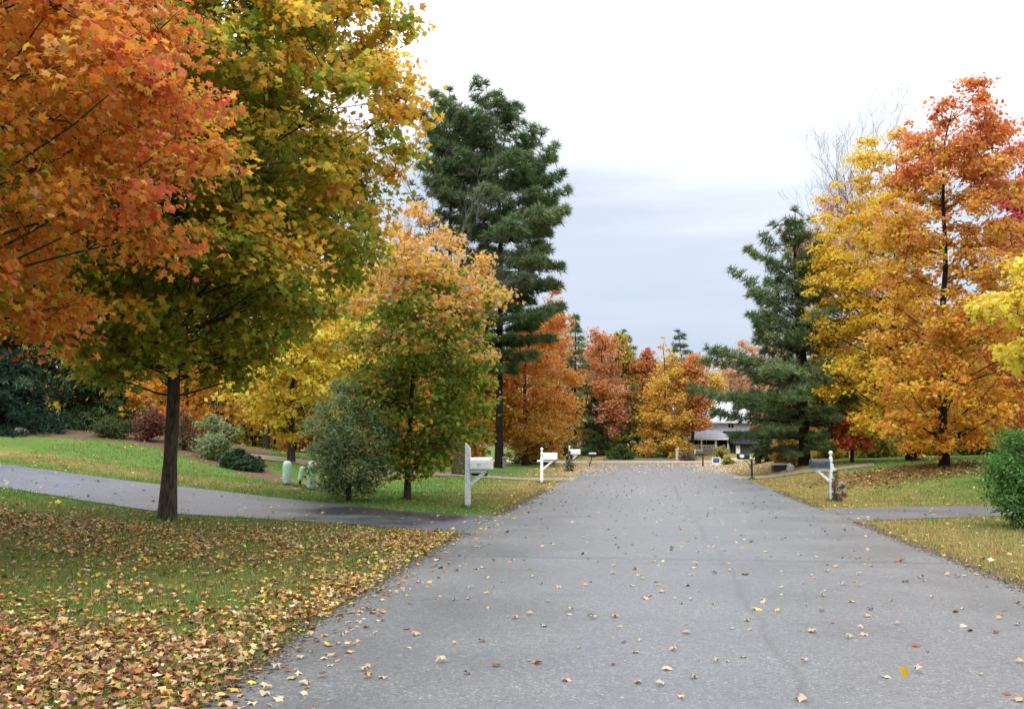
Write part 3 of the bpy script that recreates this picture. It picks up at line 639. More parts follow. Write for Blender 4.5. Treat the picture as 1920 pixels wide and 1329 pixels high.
tree('maple_tree', 'ochre and yellow tree standing between the yellow maple and the tall pine', 'tree', B(690, 50), [(850, 620, 760), (780, 600, 790), (700, 600, 800), (620, 610, 790), (540, 640, 760), (480, 670, 730)], simple([GOLD, OCHRE, YEL], [2, 3, 1]), K=90, n=90, leaf=.26, rc=.8, tr=.16)
tree('maple_tree', 'tall orange woodland tree behind the yellow maple', 'tree', B(500, 62), [(800, 400, 600), (700, 380, 640), (600, 390, 650), (500, 420, 640), (430, 470, 600)], simple([ORANGE, OCHRE, OLIVE], [2, 3, 2]), K=80, n=90, leaf=.32, rc=1.1, tr=.2)
# tall pines left
pt = gnd(936, 877)
pine('pine_tree', 'tall dark white pine with a bare lower trunk left of the road', 'tree', pt,
     [(690, 905, 1000), (640, 880, 1035), (600, 870, 1050), (560, 850, 1060), (520, 845, 1052), (465, 835, 1078), (425, 818, 1086), (395, 815, 1040), (345, 800, 1068), (315, 795, 1020), (285, 790, 1044), (250, 785, 1000), (215, 785, 955), (185, 800, 905), (160, 820, 870)],
     step=.82, per=7, size=.44, tr=.24, dens=14, elev=(-.02, .8), tip=.22)
pine('pine_tree', 'thin grey green pine with dying branches left of the tall white pine', 'tree', B(842, pt[1] - 1.5), [(720, 790, 890), (600, 770, 900), (480, 768, 900), (380, 770, 905), (300, 775, 890), (240, 785, 870), (195, 800, 850), (170, 815, 840)],
     cols=(PINE2 * .9, C(.085, .09, .055)), step=.8, per=5, size=.32, tr=.17, dens=4.2, elev=(.1, .9), gaps=.3)
bare('bare_tree', 'grey leafless tree standing against the tall dark pine', B(822, pt[1] - 5), 17, .36, 6, .085, GBARK, seed=4)
tree('maple_tree', 'broad orange maple right of the tall pine trunk', 'tree', B(985, 67), [(850, 930, 1060), (805, 900, 1082), (760, 890, 1088), (710, 895, 1086), (660, 920, 1082), (620, 955, 1074), (590, 1000, 1062)], zoned([OCHRE, GOLD, PEACH], [ORANGE, PEACH, ORANGE], .45), K=190, n=150, leaf=.21, rc=.8, tr=.2)
tree('maple_tree', 'ochre maple left of the tall pine trunk, behind the first white mailbox', 'tree', B(890, 65), [(862, 850, 930), (810, 828, 945), (760, 820, 955), (700, 825, 950), (650, 845, 940), (615, 870, 920)], simple([OCHRE, GOLD, PEACH], [3, 3, 1]), K=150, n=140, leaf=.21, rc=.78, tr=.17)
tree('maple_tree', 'pinkish treetop showing to the right of the tall pine', 'tree', B(1030, 74), [(700, 990, 1060), (620, 1000, 1062), (560, 1015, 1058), (525, 1035, 1052)], simple([PINK, PEACH, RUST], [3, 2, 1]), K=60, n=60, leaf=.28, rc=.7, tr=.14, sparse_top=.5)
# far group at the end of the road
far_px = [
 ('pine', 'narrow green pine between the orange maple and the red tree', 1078, 86, [(800, 1058, 1104), (740, 1054, 1106), (690, 1056, 1102), (640, 1062, 1096), (595, 1072, 1084)], (PINE2, C(.075, .115, .045))),
 ('dec', 'red orange tree at the left of the far tree line', 1130, 88, [(815, 1085, 1185), (760, 1078, 1188), (700, 1082, 1180), (650, 1088, 1160), (612, 1100, 1125)], simple([RUST, ORANGE, PEACH], [3, 3, 2], PINK)),
 ('dec', 'yellow green tree rising behind the red orange tree', 1156, 93, [(740, 1125, 1195), (690, 1130, 1194), (650, 1136, 1182), (622, 1145, 1165)], simple([C(.30, .24, .03), OLIVE * 1.6, GOLD], [3, 2, 1])),
 ('pine', 'dark conifer tip between the yellow green and crimson trees', 1174, 98, [(800, 1140, 1208), (740, 1148, 1202), (690, 1155, 1196), (650, 1160, 1190), (622, 1168, 1180)], (PINE, PINE2)),
 ('pine', 'low dark spruce at the foot of the red orange tree', 1112, 87, [(862, 1080, 1148), (820, 1084, 1142), (780, 1095, 1132), (750, 1108, 1118)], (PINE * .7, PINE)),
 ('pine', 'dark evergreen left of the yellow larch', 1178, 88, [(862, 1130, 1220), (820, 1138, 1212), (770, 1152, 1204), (715, 1170, 1192)], (PINE * .8, OLIVE * .6)),
 ('dec', 'small crimson tree on the skyline above the far trees', 1208, 92, [(760, 1175, 1245), (700, 1182, 1238), (668, 1190, 1226), (643, 1203, 1213)], zoned([RUST, OCHRE], [CRIM, RED], .75)),
 ('dec', 'pointed yellow larch at the end of the road', 1246, 85, [(856, 1196, 1312), (805, 1194, 1304), (760, 1203, 1294), (715, 1212, 1284), (675, 1224, 1270), (640, 1236, 1258), (618, 1243, 1250)], simple([GOLD, YEL, OCHRE], [4, 2, 3], YEL)),
 ('dec', 'soft gold tree behind the crimson treetop', 1195, 97, [(820, 1140, 1250), (760, 1145, 1245), (710, 1155, 1235), (675, 1170, 1220)], simple([GOLD, OCHRE, PEACH], [3, 2, 2])),
 ('dec', 'peach orange tree filling the skyline behind the red orange tree', 1100, 98, [(820, 1050, 1160), (750, 1055, 1155), (690, 1065, 1145), (650, 1080, 1125)], simple([PEACH, ORANGE, OCHRE], [3, 2, 2])),
 ('dec', 'orange tree just right of the yellow larch', 1298, 86, [(800, 1262, 1335), (740, 1262, 1338), (700, 1268, 1330), (668, 1280, 1318)], simple([ORANGE, RUST, PEACH], [3, 1, 2])),
 ('pine', 'thin dark pine poking up behind the yellow larch', 1282, 96, [(780, 1240, 1330), (720, 1250, 1325), (680, 1250, 1310), (650, 1248, 1290), (622, 1252, 1264)], (PINE2, BLUEG)),
 ('dec', 'small clear yellow tree above the white house', 1337, 100, [(790, 1300, 1370), (750, 1308, 1366), (715, 1316, 1358), (698, 1326, 1348)], simple([YEL, LEMON], [2, 1])),
 ('dec', 'tan and pink tree behind the spreading pine on the right', 1392, 104, [(830, 1330, 1450), (760, 1335, 1450), (700, 1345, 1440), (655, 1360, 1420), (630, 1375, 1400)], simple([TAN, PEACH, PINK], [3, 2, 2])),
 ('dec', 'brown orange tree filling the gap behind the house', 1440, 110, [(830, 1380, 1500), (740, 1385, 1500), (660, 1400, 1490), (600, 1430, 1470)], simple([RUST, OCHRE, TAN], [2, 2, 2])),
 ('dec', 'faded orange tree far behind the orange maple', 1040, 92, [(820, 980, 1100), (740, 985, 1098), (670, 1000, 1090), (620, 1025, 1075)], simple([ORANGE, OCHRE, BROWN], [2, 2, 1])),
 ('pine', 'dark pine in the shade behind the red orange tree', 1140, 94, [(860, 1095, 1190), (760, 1105, 1180), (690, 1118, 1166), (640, 1138, 1146)], (PINE * .8, PINE)),
]
def hazed(f): return lambda *a: f(*a) * .72 + np.array([.40, .27, .16]) * .22  # distance haze mixed into the leaf colours of the far crowns
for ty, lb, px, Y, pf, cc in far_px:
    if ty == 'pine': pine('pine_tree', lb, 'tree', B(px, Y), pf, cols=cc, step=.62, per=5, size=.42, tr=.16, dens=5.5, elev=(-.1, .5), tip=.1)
    else: tree('larch_tree' if 'larch' in lb else 'maple_tree', lb, 'tree', B(px, Y), pf, hazed(cc), K=130, n=100, leaf=.22, rc=.75, tr=.15, twigs=1, limb_k=4, group=None)
# right side
pr = gnd(1508, 873)
pine('pine_tree', 'wide white pine with long left branches beside the road on the right', 'tree', pr,
     [(842, 1420, 1570), (800, 1350, 1572), (760, 1288, 1568), (715, 1330, 1560), (665, 1283, 1556), (640, 1390, 1552), (605, 1302, 1548), (575, 1395, 1545), (540, 1385, 1540), (500, 1380, 1534), (465, 1395, 1528), (430, 1425, 1518), (395, 1468, 1490)],
     step=.62, per=7, size=.32, tr=.23, dens=12, elev=(-.05, .9), tip=.12, fill=.2, cols=(PINE, PINE2))
pine('pine_tree', 'second slimmer pine close behind the wide white pine', 'tree', (pr[0] + .75, pr[1] + 2.2, hz(pr[0] + .75, pr[1] + 2.2)), [(820, 1470, 1590), (740, 1460, 1590), (640, 1470, 1580), (585, 1485, 1560), (540, 1500, 1535)], step=.65, per=5, size=.33, tr=.19, dens=7, elev=(0, .8))
def cyel(nx, nz, rad, cn):
    n = len(nx); yl = pal([YEL, GOLD, LEMON], [4, 4, .6], n); o = pal([ORANGE, PEACH, RUST], [4, 2, 1], n); t = sstep(.1, .9, nx + .3 * cn + .3 * (nz < .25) + .15 * (nz > .75))
    return np.where((rng.uniform(0, 1, n) < t)[:, None], o, yl)
m1 = gnd(1712, 864)
tree('maple_tree', 'yellow maple with a thick dark trunk on the right leafy mound', 'tree', m1,
     [(818, 1580, 1740), (790, 1552, 1790), (740, 1540, 1790), (680, 1525, 1785), (620, 1512, 1780), (560, 1503, 1770), (520, 1503, 1760), (460, 1520, 1750), (400, 1540, 1740), (340, 1555, 1730), (285, 1590, 1720), (230, 1640, 1710)],
     cyel, K=350, n=140, leaf=.165, rc=.58, tr=.25, power=.42, sparse_top=.45, bark=PBARK, stems=1)
def cred(nx, nz, rad, cn):
    n = len(nx); top = pal([RUST, RED, PINK, ORANGE], [3.5, 1.3, 1, 3], n); mid = pal([ORANGE, PEACH, OLIVE, GOLD, RUST], [4, 2, 2, 2, 1], n); low = pal([GOLD, ORANGE, OCHRE, RED, YEL], [4, 3, 2, .4, 1], n)
    a = sstep(.55, .8, nz + .1 * cn); b_ = sstep(.35, .15, nz + .1 * cn); r = rng.uniform(0, 1, n)
    c = np.where((r < a)[:, None], top, mid); c = np.where((r < b_)[:, None], low, c); yl = pal([GOLD, YEL, PEACH], [3, 2, 1], n)
    return np.where((rng.uniform(0, 1, n) < .45 * sstep(-.2, -.8, nx + .15 * cn) * sstep(.7, .5, nz))[:, None], yl, c)
m2 = gnd(1771, 876)
tree('maple_tree', 'tall orange red maple with a slim dark trunk in front of the yellow maple', 'tree', m2,
     [(836, 1670, 1880), (800, 1625, 1905), (740, 1625, 1920), (660, 1630, 1930), (580, 1640, 1935), (500, 1650, 1930), (430, 1650, 1925), (370, 1650, 1915), (320, 1660, 1910), (270, 1675, 1905), (222, 1705, 1895), (180, 1745, 1875), (135, 1785, 1850)],
     cred, K=350, n=135, leaf=.155, rc=.52, tr=.15, power=.5, sparse_top=.35, bark=PBARK)
bare('bare_tree', 'leafless grey tree fanning out above the yellow maple', B(1690, 54), 19, .34, 6, .075, GBARK, seed=11, up=.75)
bare('bare_tree', 'nearly bare pinkish tree behind the top of the wide pine', B(1540, 60), 17, .33, 6, .1, GBARK, leaves=(PINK, 4, .2), seed=5, up=.7)
tree('maple_tree', 'crimson tree at the right edge behind the orange maple', 'tree', B(1925, 52), [(560, 1868, 2010), (470, 1858, 2000), (390, 1858, 1995), (320, 1864, 1985), (262, 1885, 1950)], simple([CRIM, RED, PINK], [4, 1, 1]), K=110, n=90, leaf=.22, rc=.6, tr=.16, sparse_top=.3)
tree('maple_tree', 'brown orange tree below the crimson tree at the right edge', 'tree', B(1935, 46), [(830, 1850, 2060), (750, 1835, 2070), (660, 1840, 2070), (570, 1855, 2060), (480, 1880, 2040), (420, 1910, 2010)], simple([RUST, BROWN, ORANGE], [3, 1.5, 3]), K=130, n=80, leaf=.22, rc=.6, tr=.18)
tree('maple_tree', 'light yellow tree reaching in from the right edge above the green bush', 'tree', B(2150, 25), [(730, 1985, 2260), (690, 1900, 2330), (640, 1862, 2370), (600, 1832, 2390), (570, 1828, 2390), (535, 1850, 2350), (490, 1930, 2300), (420, 2030, 2250), (330, 2120, 2190)], simple([LEMON, YEL, GOLD], [3, 4, 1]), K=150, n=110, leaf=.17, rc=.45, tr=.14, tmpl=MAPLE)
tree('small_tree', 'small red leaved tree between the right pine and the yellow maple', 'tree', B(1594, 47), [(838, 1572, 1628), (815, 1558, 1640), (795, 1564, 1628), (780, 1580, 1612)], simple([RED, RUST, CRIM], [3, 2, .5]), K=34, n=50, leaf=.2, rc=.4, tr=.09, bark=PBARK)
rb = [('golden woodland tree behind the right pine', 1580, 60, [(840, 1520, 1640), (760, 1510, 1650), (680, 1530, 1640), (600, 1560, 1620)], [GOLD, OCHRE, OLIVE]),
      ('olive brown woodland tree behind the yellow maple', 1690, 62, [(840, 1620, 1770), (740, 1610, 1780), (640, 1630, 1770), (540, 1670, 1740)], [OLIVE, OCHRE, BROWN]),
      ('dark orange woodland tree behind the tall orange maple', 1830, 60, [(840, 1750, 1920), (740, 1740, 1930), (640, 1760, 1920), (560, 1790, 1890)], [RUST, OCHRE, OLIVE]),
      ('rust coloured woodland tree at the far right', 1960, 64, [(840, 1880, 2060), (720, 1870, 2070), (600, 1880, 2060), (500, 1920, 2020)], [RUST, RED, BROWN])]
for lb, px, Y, pf, cc in rb: tree('maple_tree', lb, 'tree', B(px, Y), pf, simple(cc, [2, 2, 1.5]), K=90, n=70, leaf=.32, rc=1.0, tr=.2, twigs=1, limb_k=4)
# left woods trees hidden above by the maples
lw = [('tall olive woodland tree behind the left mound', 170, 58, [(780, 20, 300), (650, -10, 330), (500, 30, 320), (380, 100, 260)], [OLIVE, OCHRE, GREEN]),
      ('brown woodland tree behind the red barberry bush', 300, 64, [(800, 180, 420), (690, 170, 430), (560, 200, 400), (450, 250, 360)], [OCHRE, RUST, BROWN]),
      ('amber woodland tree beyond the second driveway', 610, 66, [(820, 520, 700), (720, 500, 720), (600, 520, 710), (500, 560, 680)], [ORANGE, OCHRE, GOLD]),
      ('copper woodland tree behind the gold and peach maple', 760, 70, [(840, 690, 850), (740, 670, 860), (620, 680, 850), (500, 700, 830), (430, 730, 810)], [RUST, OCHRE, ORANGE])]
for lb, px, Y, pf, cc in lw: tree('maple_tree', lb, 'tree', B(px, Y), pf, simple(cc, [2, 2, 1.5]), K=90, n=70, leaf=.36, rc=1.2, tr=.2, twigs=1, limb_k=4)
pine('spruce_tree', 'blue green spruce at the left edge of the mound', 'tree', B(15, 39), [(808, -130, 140), (770, -120, 150), (730, -105, 120), (670, -85, 100), (600, -60, 80), (500, -20, 40), (440, 5, 20)], cols=(C(.022, .045, .028), C(.045, .08, .048)), step=.36, per=8, size=.27, tr=.14, dens=9, elev=(-.25, .3), tip=.0, droop=.08, tmpl=SPRAY, fill=.12)
pine('spruce_tree', 'dark green hemlock right of the blue green spruce', 'tree', B(168, 42), [(812, 70, 262), (770, 80, 255), (720, 100, 235), (650, 120, 215), (570, 145, 190), (500, 160, 175)], cols=(C(.02, .045, .018), C(.05, .075, .022)), step=.4, per=8, size=.27, tr=.13, dens=8, elev=(-.2, .4), tip=.0, droop=.06, tmpl=SPRAY, fill=.1)

# ================================================================== SHRUBS
def shrub(kind, label, base, prof, cc, w, K=60, n=110, leaf=.08, rc=.3, tmpl=OVAL, stems=5, tr=.03, **kw):
    return tree(kind, label, 'shrub', base, prof, simple(cc, w), K=K, n=n, leaf=leaf, rc=rc, tr=tr, tmpl=tmpl, stems=stems, twigs=2, limb_k=4, fmin=.1, **kw)
shrub('lilac_shrub', 'large grey green shrub beside the driveway, in front of the cable pedestals', gnd(655, 940), [(938, 625, 690), (915, 590, 722), (880, 568, 740), (830, 558, 752), (785, 564, 742), (750, 588, 726), (722, 620, 698)], [LILAC, C(.15, .22, .08), C(.34, .41, .24), OCHRE * .8], [5, 3, 2, .35], K=170, n=62, leaf=.11, rc=.3, flat=.9)
shrub('spirea_shrub', 'bright green fine leaved bush at the right edge by the driveway', gnd(1930, 992), [(985, 1895, 1990), (962, 1866, 2010), (920, 1848, 2020), (880, 1842, 2020), (845, 1858, 2010), (815, 1885, 1995), (795, 1910, 1970)], [C(.10, .24, .05), C(.17, .32, .09), C(.06, .14, .035)], [4, 2, 2], K=110, n=150, leaf=.07, rc=.26, flat=.9)
shrub('barberry_shrub', 'dark red bush on the mound left of the big maple trunk', gnd(280, 826), [(822, 252, 312), (795, 246, 316), (772, 258, 308), (755, 270, 296)], [C(.18, .06, .05), C(.16, .09, .05)], [2, 1], K=40, n=70, leaf=.12, rc=.4)
shrub('brown_shrub', 'brownish twiggy bush on the mound just right of the big maple trunk', gnd(345, 842), [(838, 312, 372), (810, 308, 378), (785, 318, 370), (768, 330, 358)], [C(.20, .11, .06), C(.12, .10, .04)], [2, 1], K=36, n=55, leaf=.10, rc=.4)
shrub('rhododendron_shrub', 'pale sage green bush on the edge of the mulch bed', gnd(415, 862), [(858, 380, 445), (835, 366, 452), (805, 368, 440), (785, 375, 420), (775, 385, 408)], [SAGE, C(.12, .18, .06), C(.28, .32, .17)], [3, 2, 1], K=46, n=70, leaf=.14, rc=.36)
shrub('juniper_shrub', 'low dark green juniper at the lower end of the mulch bed', gnd(458, 880), [(880, 428, 492), (868, 422, 490), (852, 428, 470), (842, 436, 456)], [C(.03, .07, .03), C(.05, .10, .045)], [2, 1], K=40, n=80, leaf=.14, rc=.28, tmpl=QUAD)
shrub('green_shrub', 'small olive bush under the hemlock at the left', gnd(205, 820), [(816, 175, 238), (800, 172, 240), (786, 185, 226)], [C(.07, .10, .03), C(.10, .12, .03)], [2, 1], K=30, n=60, leaf=.12, rc=.35)
shrub('box_shrub', 'rounded light green shrub at the foot of the far trees', B(1163, 83), [(864, 1130, 1192), (852, 1130, 1190), (842, 1142, 1182), (835, 1154, 1172)], [C(.09, .14, .03), C(.06, .10, .02)], [2, 1], K=60, n=60, leaf=.17, rc=.4, tmpl=QUAD)
shrub('dark_shrub', 'dark bush beside the garage behind the black mailbox', B(1435, 60), [(868, 1412, 1458), (850, 1408, 1462), (832, 1415, 1455), (820, 1428, 1446)], [PINE, C(.03, .05, .03)], [2, 1], K=46, n=60, leaf=.17, rc=.4, tmpl=QUAD)
us = [('yellow green undergrowth bush at the foot of the right pines', 1478, 53, 868, 815, 1445, 1510, [OLIVE, OCHRE, TAN]),
      ('gold tinted bush behind the right pine trunks', 1545, 54, 868, 810, 1520, 1580, [OLIVE, OCHRE, GOLD]),
      ('dark olive bush below the yellow maple', 1640, 53, 860, 805, 1605, 1680, [OLIVE, DGREEN, OCHRE]),
      ('dark green bush behind the two right trunks', 1745, 54, 852, 800, 1705, 1790, [DGREEN, GREEN, OLIVE]),
      ('low dark hedge plant at the right behind the green bush', 1835, 52, 850, 795, 1790, 1880, [DGREEN, PINE, GREEN]),
      ('brush at the right edge behind the green bush', 1920, 50, 850, 790, 1870, 1980, [DGREEN, BROWN, OLIVE]),
      ('dark brush right of the tall pine trunk', 995, 72, 868, 825, 950, 1045, [DGREEN, PINE, BROWN]),
      ('dark brush behind the second white mailbox', 1060, 84, 866, 815, 1025, 1095, [PINE, BROWN, DGREEN]),
      ('brown brush between the larch and the white house', 1275, 84, 858, 825, 1245, 1300, [OLIVE, OCHRE, BROWN]),
      ('shaded brush beneath the gold and peach maple', 815, 58, 880, 815, 770, 860, [DGREEN, BROWN, OCHRE]),
      ('wispy dry bush beside the low dark box', 1470, 49, 876, 845, 1452, 1490, [TAN, OCHRE, OLIVE])]
for lb, px, Y, y0, y1, xa, xb, cc in us:
    h_ = y0 - y1; shrub('wild_bush', lb, B(px, Y), [(y0, xa + 6, xb - 6), (y0 - h_ * .35, xa, xb), (y0 - h_ * .7, xa + 5, xb - 5), (y1, px - 8, px + 8)], cc, [2, 2, 1], K=44, n=60, leaf=.2, rc=.5, tmpl=QUAD)
# ------------------------------------------------------------------ far wood: one uncountable mass behind everything
def wood(label, x0, x1, y0, y1, h0, h1, nst, cols, w, leaf=.42, nl=26):
    tb = Tubes(); P = []; hh = []
    for _ in range(nst):
        x, y = rng.uniform(x0, x1), rng.uniform(y0, y1); z = hz(x, y); H = rng.uniform(h0, h1)
        pp = np.array([[x, y, z - .2], [x + rng.normal(0, .1), y, z + H * .35], [x + rng.normal(0, .3), y, z + H * .75]]); tb.add(pp, np.array([.16, .11, .03]) * rng.uniform(.5, 1.2), 5)
        k = int(nl * rng.uniform(.6, 1.4)); u = rng.uniform(.0, 1, k) ** 1.1; r_ = 1.9 * np.sqrt(rng.uniform(0, 1, k)) * (1 - .55 * u); a = rng.uniform(0, 6.28, k)
        P.append(np.c_[x + r_ * np.cos(a), y + r_ * np.sin(a), z + u * H]); hh.append(np.repeat(pal(cols, w, 1), k, 0))
    P = np.vstack(P); P = np.repeat(P, 5, 0) + rng.normal(0, .3, (len(P) * 5, 3)); c = np.repeat(np.vstack(hh), 5, 0)
    me = inst(QUAD, P, rng.normal(size=P.shape) + [0, 0, .5], leaf * rng.uniform(.6, 1.3, len(P)), jitter(c, .22), 'woodland', LEAF)
    t = tb.mesh('trunks', PBARK)
    o = new_obj('woodland', me); tag(o, label, 'woods', kind='stuff'); bmx = bmesh.new(); bmx.from_mesh(me)
    me.materials.append(PBARK); n0 = len(bmx.faces); bmx.from_mesh(t)
    bmx.faces.ensure_lookup_table()
    for f in bmx.faces[n0:]: f.material_index = 1
    bmx.to_mesh(me); bmx.free(); bpy.data.meshes.remove(t)
wood('dim woods behind the left mound and second driveway', -62, -9, 66, 92, 5, 13, 330, [BROWN, OCHRE, DGREEN, OLIVE, RUST], [3, 2, 3, 2, 2], nl=34)
wood('dim woods closing the view behind the end of the road', -12, 66, 112, 130, 5, 10, 340, [BROWN, OCHRE, DGREEN, PINE, RUST], [2, 2, 3, 3, 2], nl=34)
wood('dim woods behind the trees on the right', 26, 62, 66, 92, 5, 12, 220, [BROWN, OCHRE, DGREEN, OLIVE, RUST], [3, 2, 3, 2, 2], nl=34)

# ================================================================== MAILBOXES
WHITE = var_mat('white_paint', (.70, .72, .74), (.82, .83, .84), 9, .5, .4); WOODW = var_mat('weathered_white_paint', (.46, .50, .53), (.78, .80, .82), 18, .6, .3, .2, .004)
BLACK = var_mat('black_paint', (.012, .012, .014), (.028, .028, .032), 12, .35, .5); TEAL = var_mat('dark_teal_paint', (.018, .045, .06), (.035, .07, .09), 10, .4, .5)
REDM = var_mat('red_paint', (.35, .03, .02), (.45, .05, .03), 10, .5, .4); WOODB = var_mat('brown_wood', (.05, .028, .018), (.12, .07, .045), 16, .8, .2, .3, .005)
GREYI = mat('grey_ink', (.30, .31, .34), .7, .2)[0]; STEEL = var_mat('dull_steel', (.2, .2, .2), (.32, .32, .32), 20, .45, .5)
def mailbox_body(e, x0, L, w, h, z, m, dm, flag=True, plate=None):
    """box lying along local +x from x0, door on its road end"""
    bm = bmesh.new(); pr_ = [(x0, y, z + q) for y, q in dome_profile(w, h)]; prism(bm, pr_, (L, 0, 0)); b_ = bm_obj('box', bm, m, e, .004)
    bm = bmesh.new(); pr_ = [(x0 + L + .002, y * 1.06, z - .004 + q * 1.04) for y, q in dome_profile(w, h)]; prism(bm, pr_, (.018, 0, 0)); d_ = bm_obj('door', bm, dm, b_, .003)
    bm = bmesh.new(); box(bm, (x0 + L + .034, 0, z + h * .8), (.03, .03, .02)); bm_obj('handle', bm, STEEL, d_, .004)
    if flag:
        bm = bmesh.new(); box(bm, (x0 + L * .72, -w / 2 - .008, z + h * .62), (.02, .008, .14)); box(bm, (x0 + L * .72 - .035, -w / 2 - .008, z + h * .62 + .05), (.06, .006, .05)); bm_obj('flag', bm, flag, b_, .002)
    return b_
def text_mesh(txt, size, m, parent, loc, rot, name='number'):
    cu = bpy.data.curves.new(name, 'FONT'); cu.body = txt; cu.size = size; cu.extrude = .0015; cu.align_x = 'CENTER'; cu.align_y = 'CENTER'
    t = bpy.data.objects.new(name, cu); COL.objects.link(t); bpy.context.view_layer.update()
    me = bpy.data.meshes.new_from_object(t.evaluated_get(bpy.context.evaluated_depsgraph_get())); COL.objects.unlink(t); bpy.data.objects.remove(t)
    me.materials.clear(); me.materials.append(m); o = new_obj(name, me, parent); o.location = loc; o.rotation_euler = rot; return o
MG = 'mailboxes along the road'
e = empty('mailbox', gnd(877, 952), 'white mailbox on a square white post with slanted top, nearest on the left roadside', 'mailbox', MG, rz=math.radians(-9))
bm = bmesh.new(); w = .062; prism(bm, [(-w, -w, -.25), (w, -w, -.25), (w, -w, 1.50), (-w, -w, 1.64)], (0, 2 * w, 0)); bm_obj('post', bm, WOODW, e, .006)
boxes('arm', [((.27, 0, .925), (.415, .09, .09))], WOODW, e)
bm = bmesh.new(); bar(bm, (.055, 0, .56), (.43, 0, .90), .088, .07); bm_obj('brace', bm, WOODW, e, .005)
mb = mailbox_body(e, .075, .53, .26, .29, .985, WHITE, WHITE, None)
text_mesh('191', .085, GREYI, mb, (.31, -.1325, 1.085), (math.pi / 2, 0, 0))
bm = bmesh.new(); prism(bm, [(.08, y + .12, .80 + z) for y, z in dome_profile(.15, .13)], (.40, 0, 0)); bm_obj('newspaper_tube', bm, BLACK, e, .004)
def turned_mailbox(base, label, m, box_m, side=1, post_m=None, H=1.45, rz=0., L=.53, bh=.27, flag=None):
    e = empty('mailbox', base, label, 'mailbox', MG, rz=rz); pm = post_m or WHITE
    bm = bmesh.new(); box(bm, (0, 0, .40), (.11, .11, 1.3)); lathe(bm, [(.055, 1.052), (.035, 1.07), (.05, 1.10), (.052, 1.22), (.038, 1.25), (.03, 1.27)], 14); bm_obj('post', bm, pm, e, .004)
    bm = bmesh.new(); lathe(bm, [(.03, 1.272), (.045, 1.28), (.03, 1.295), (.05, 1.32), (.062, 1.355), (.05, 1.39), (.02, 1.415), (.005, 1.425)], 14); bm_obj('finial', bm, pm, e, 0, True)
    boxes('arm', [((side * .26, 0, .89), (.404, .08, .08)), ((-side * .12, 0, .89), (.125, .08, .08))], pm, e)
    bm = bmesh.new(); bar(bm, (side * .05, 0, .56), (side * .40, 0, .86), .07, .06); bm_obj('brace', bm, pm, e, .004)
    g_ = new_obj('box_mount', None, e) if False else e
    if side > 0: mailbox_body(e, .07, L, .21, bh, .945, box_m, box_m, flag)
    else:
        bm = bmesh.new(); prism(bm, [(-.07, y, .945 + z) for y, z in dome_profile(.21, bh)], (-L, 0, 0)); b_ = bm_obj('box', bm, box_m, e, .004)
        bm = bmesh.new(); prism(bm, [(-.072 - L, y * 1.06, .941 + z * 1.04) for y, z in dome_profile(.21, bh)], (-.018, 0, 0)); d_ = bm_obj('door', bm, box_m, b_, .003)
        bm = bmesh.new(); box(bm, (-.106 - L, 0, .945 + bh * .8), (.03, .03, .02)); bm_obj('handle', bm, STEEL, d_, .004)
        if flag: bm = bmesh.new(); box(bm, (-.07 - L * .55, -.112, 1.08), (.16, .006, .03)); bm_obj('flag', bm, flag, b_, .002)
    return e
turned_mailbox(gnd(1016, 906), 'white mailbox on a white turned post with finial, second along the left roadside', None, WHITE, 1, rz=-.15)
e3 = turned_mailbox(gnd(1068, 883), 'white mailbox on a post wrapped in green vine, third along the left roadside', None, WHITE, 1, rz=-.25, H=1.3)
e4 = turned_mailbox(gnd(1560, 940), 'dark teal mailbox on a white ball topped post at the right roadside', None, TEAL, -1, WOODW, rz=.08, L=.50, bh=.245, flag=REDM)
def vine(base, label, H, r, cols, n, leaf=.09, name='climbing_vine', zoff=0.):
    x0, y0, z0 = base; e = empty(name, base, label, 'plant'); tb = Tubes(); t = np.linspace(0, 1, 30)
    tb.add(np.c_[np.cos(t * 14) * .085, np.sin(t * 14) * .085, t * H - .03], np.linspace(.012, .005, 30), 4); tb.add(np.c_[np.cos(-t * 11 + 2) * .085, np.sin(-t * 11 + 2) * .085, t * H - .03], np.linspace(.012, .005, 30), 4); new_obj('stem', tb.mesh('stem', WOODB), e)
    z = rng.uniform(0, 1, n) ** 1.4 * H; a = rng.uniform(0, 6.28, n); rr = (.08 + r * rng.uniform(0, 1, n) * (1.25 - z / H)); P = np.c_[rr * np.cos(a), rr * np.sin(a), z + .03]
    new_obj('leaves', inst(OVAL, P, np.c_[np.cos(a), np.sin(a), np.full(n, .5)] + rng.normal(0, .4, (n, 3)), leaf * rng.uniform(.6, 1.3, n), jitter(pal(cols, [1] * len(cols), n)), 'leaves', LEAF), e); return e
b3 = np.array(e3.location); vine(b3, 'green vine growing up the post of the third left mailbox', 1.1, .26, [C(.06, .10, .03), C(.09, .13, .04), C(.04, .07, .03)], 520, .11)
b4 = np.array(e4.location); vine(b4 + [.09, .02, 0], 'thin green vine climbing the right side of the teal mailbox post', .95, .10, [C(.06, .10, .04), C(.14, .15, .05), C(.05, .08, .03)], 260, .07)
e = empty('hydrangea_plant', b4 + [.17, -.10, 0], 'faded pink and cream flower clump at the foot of the teal mailbox post', 'plant'); tb = Tubes(); hp = []
for k in range(16):
    a = rng.uniform(0, 6.28); q = np.array([math.cos(a) * .17 * rng.uniform(.2, 1), math.sin(a) * .13 * rng.uniform(.2, 1), rng.uniform(.1, .55)]); tb.add(np.array([[0, 0, -.02], q * .6, q]), [.008, .006, .004], 4); hp.append(q)
new_obj('stem', tb.mesh('stem', WOODB), e); n = 60
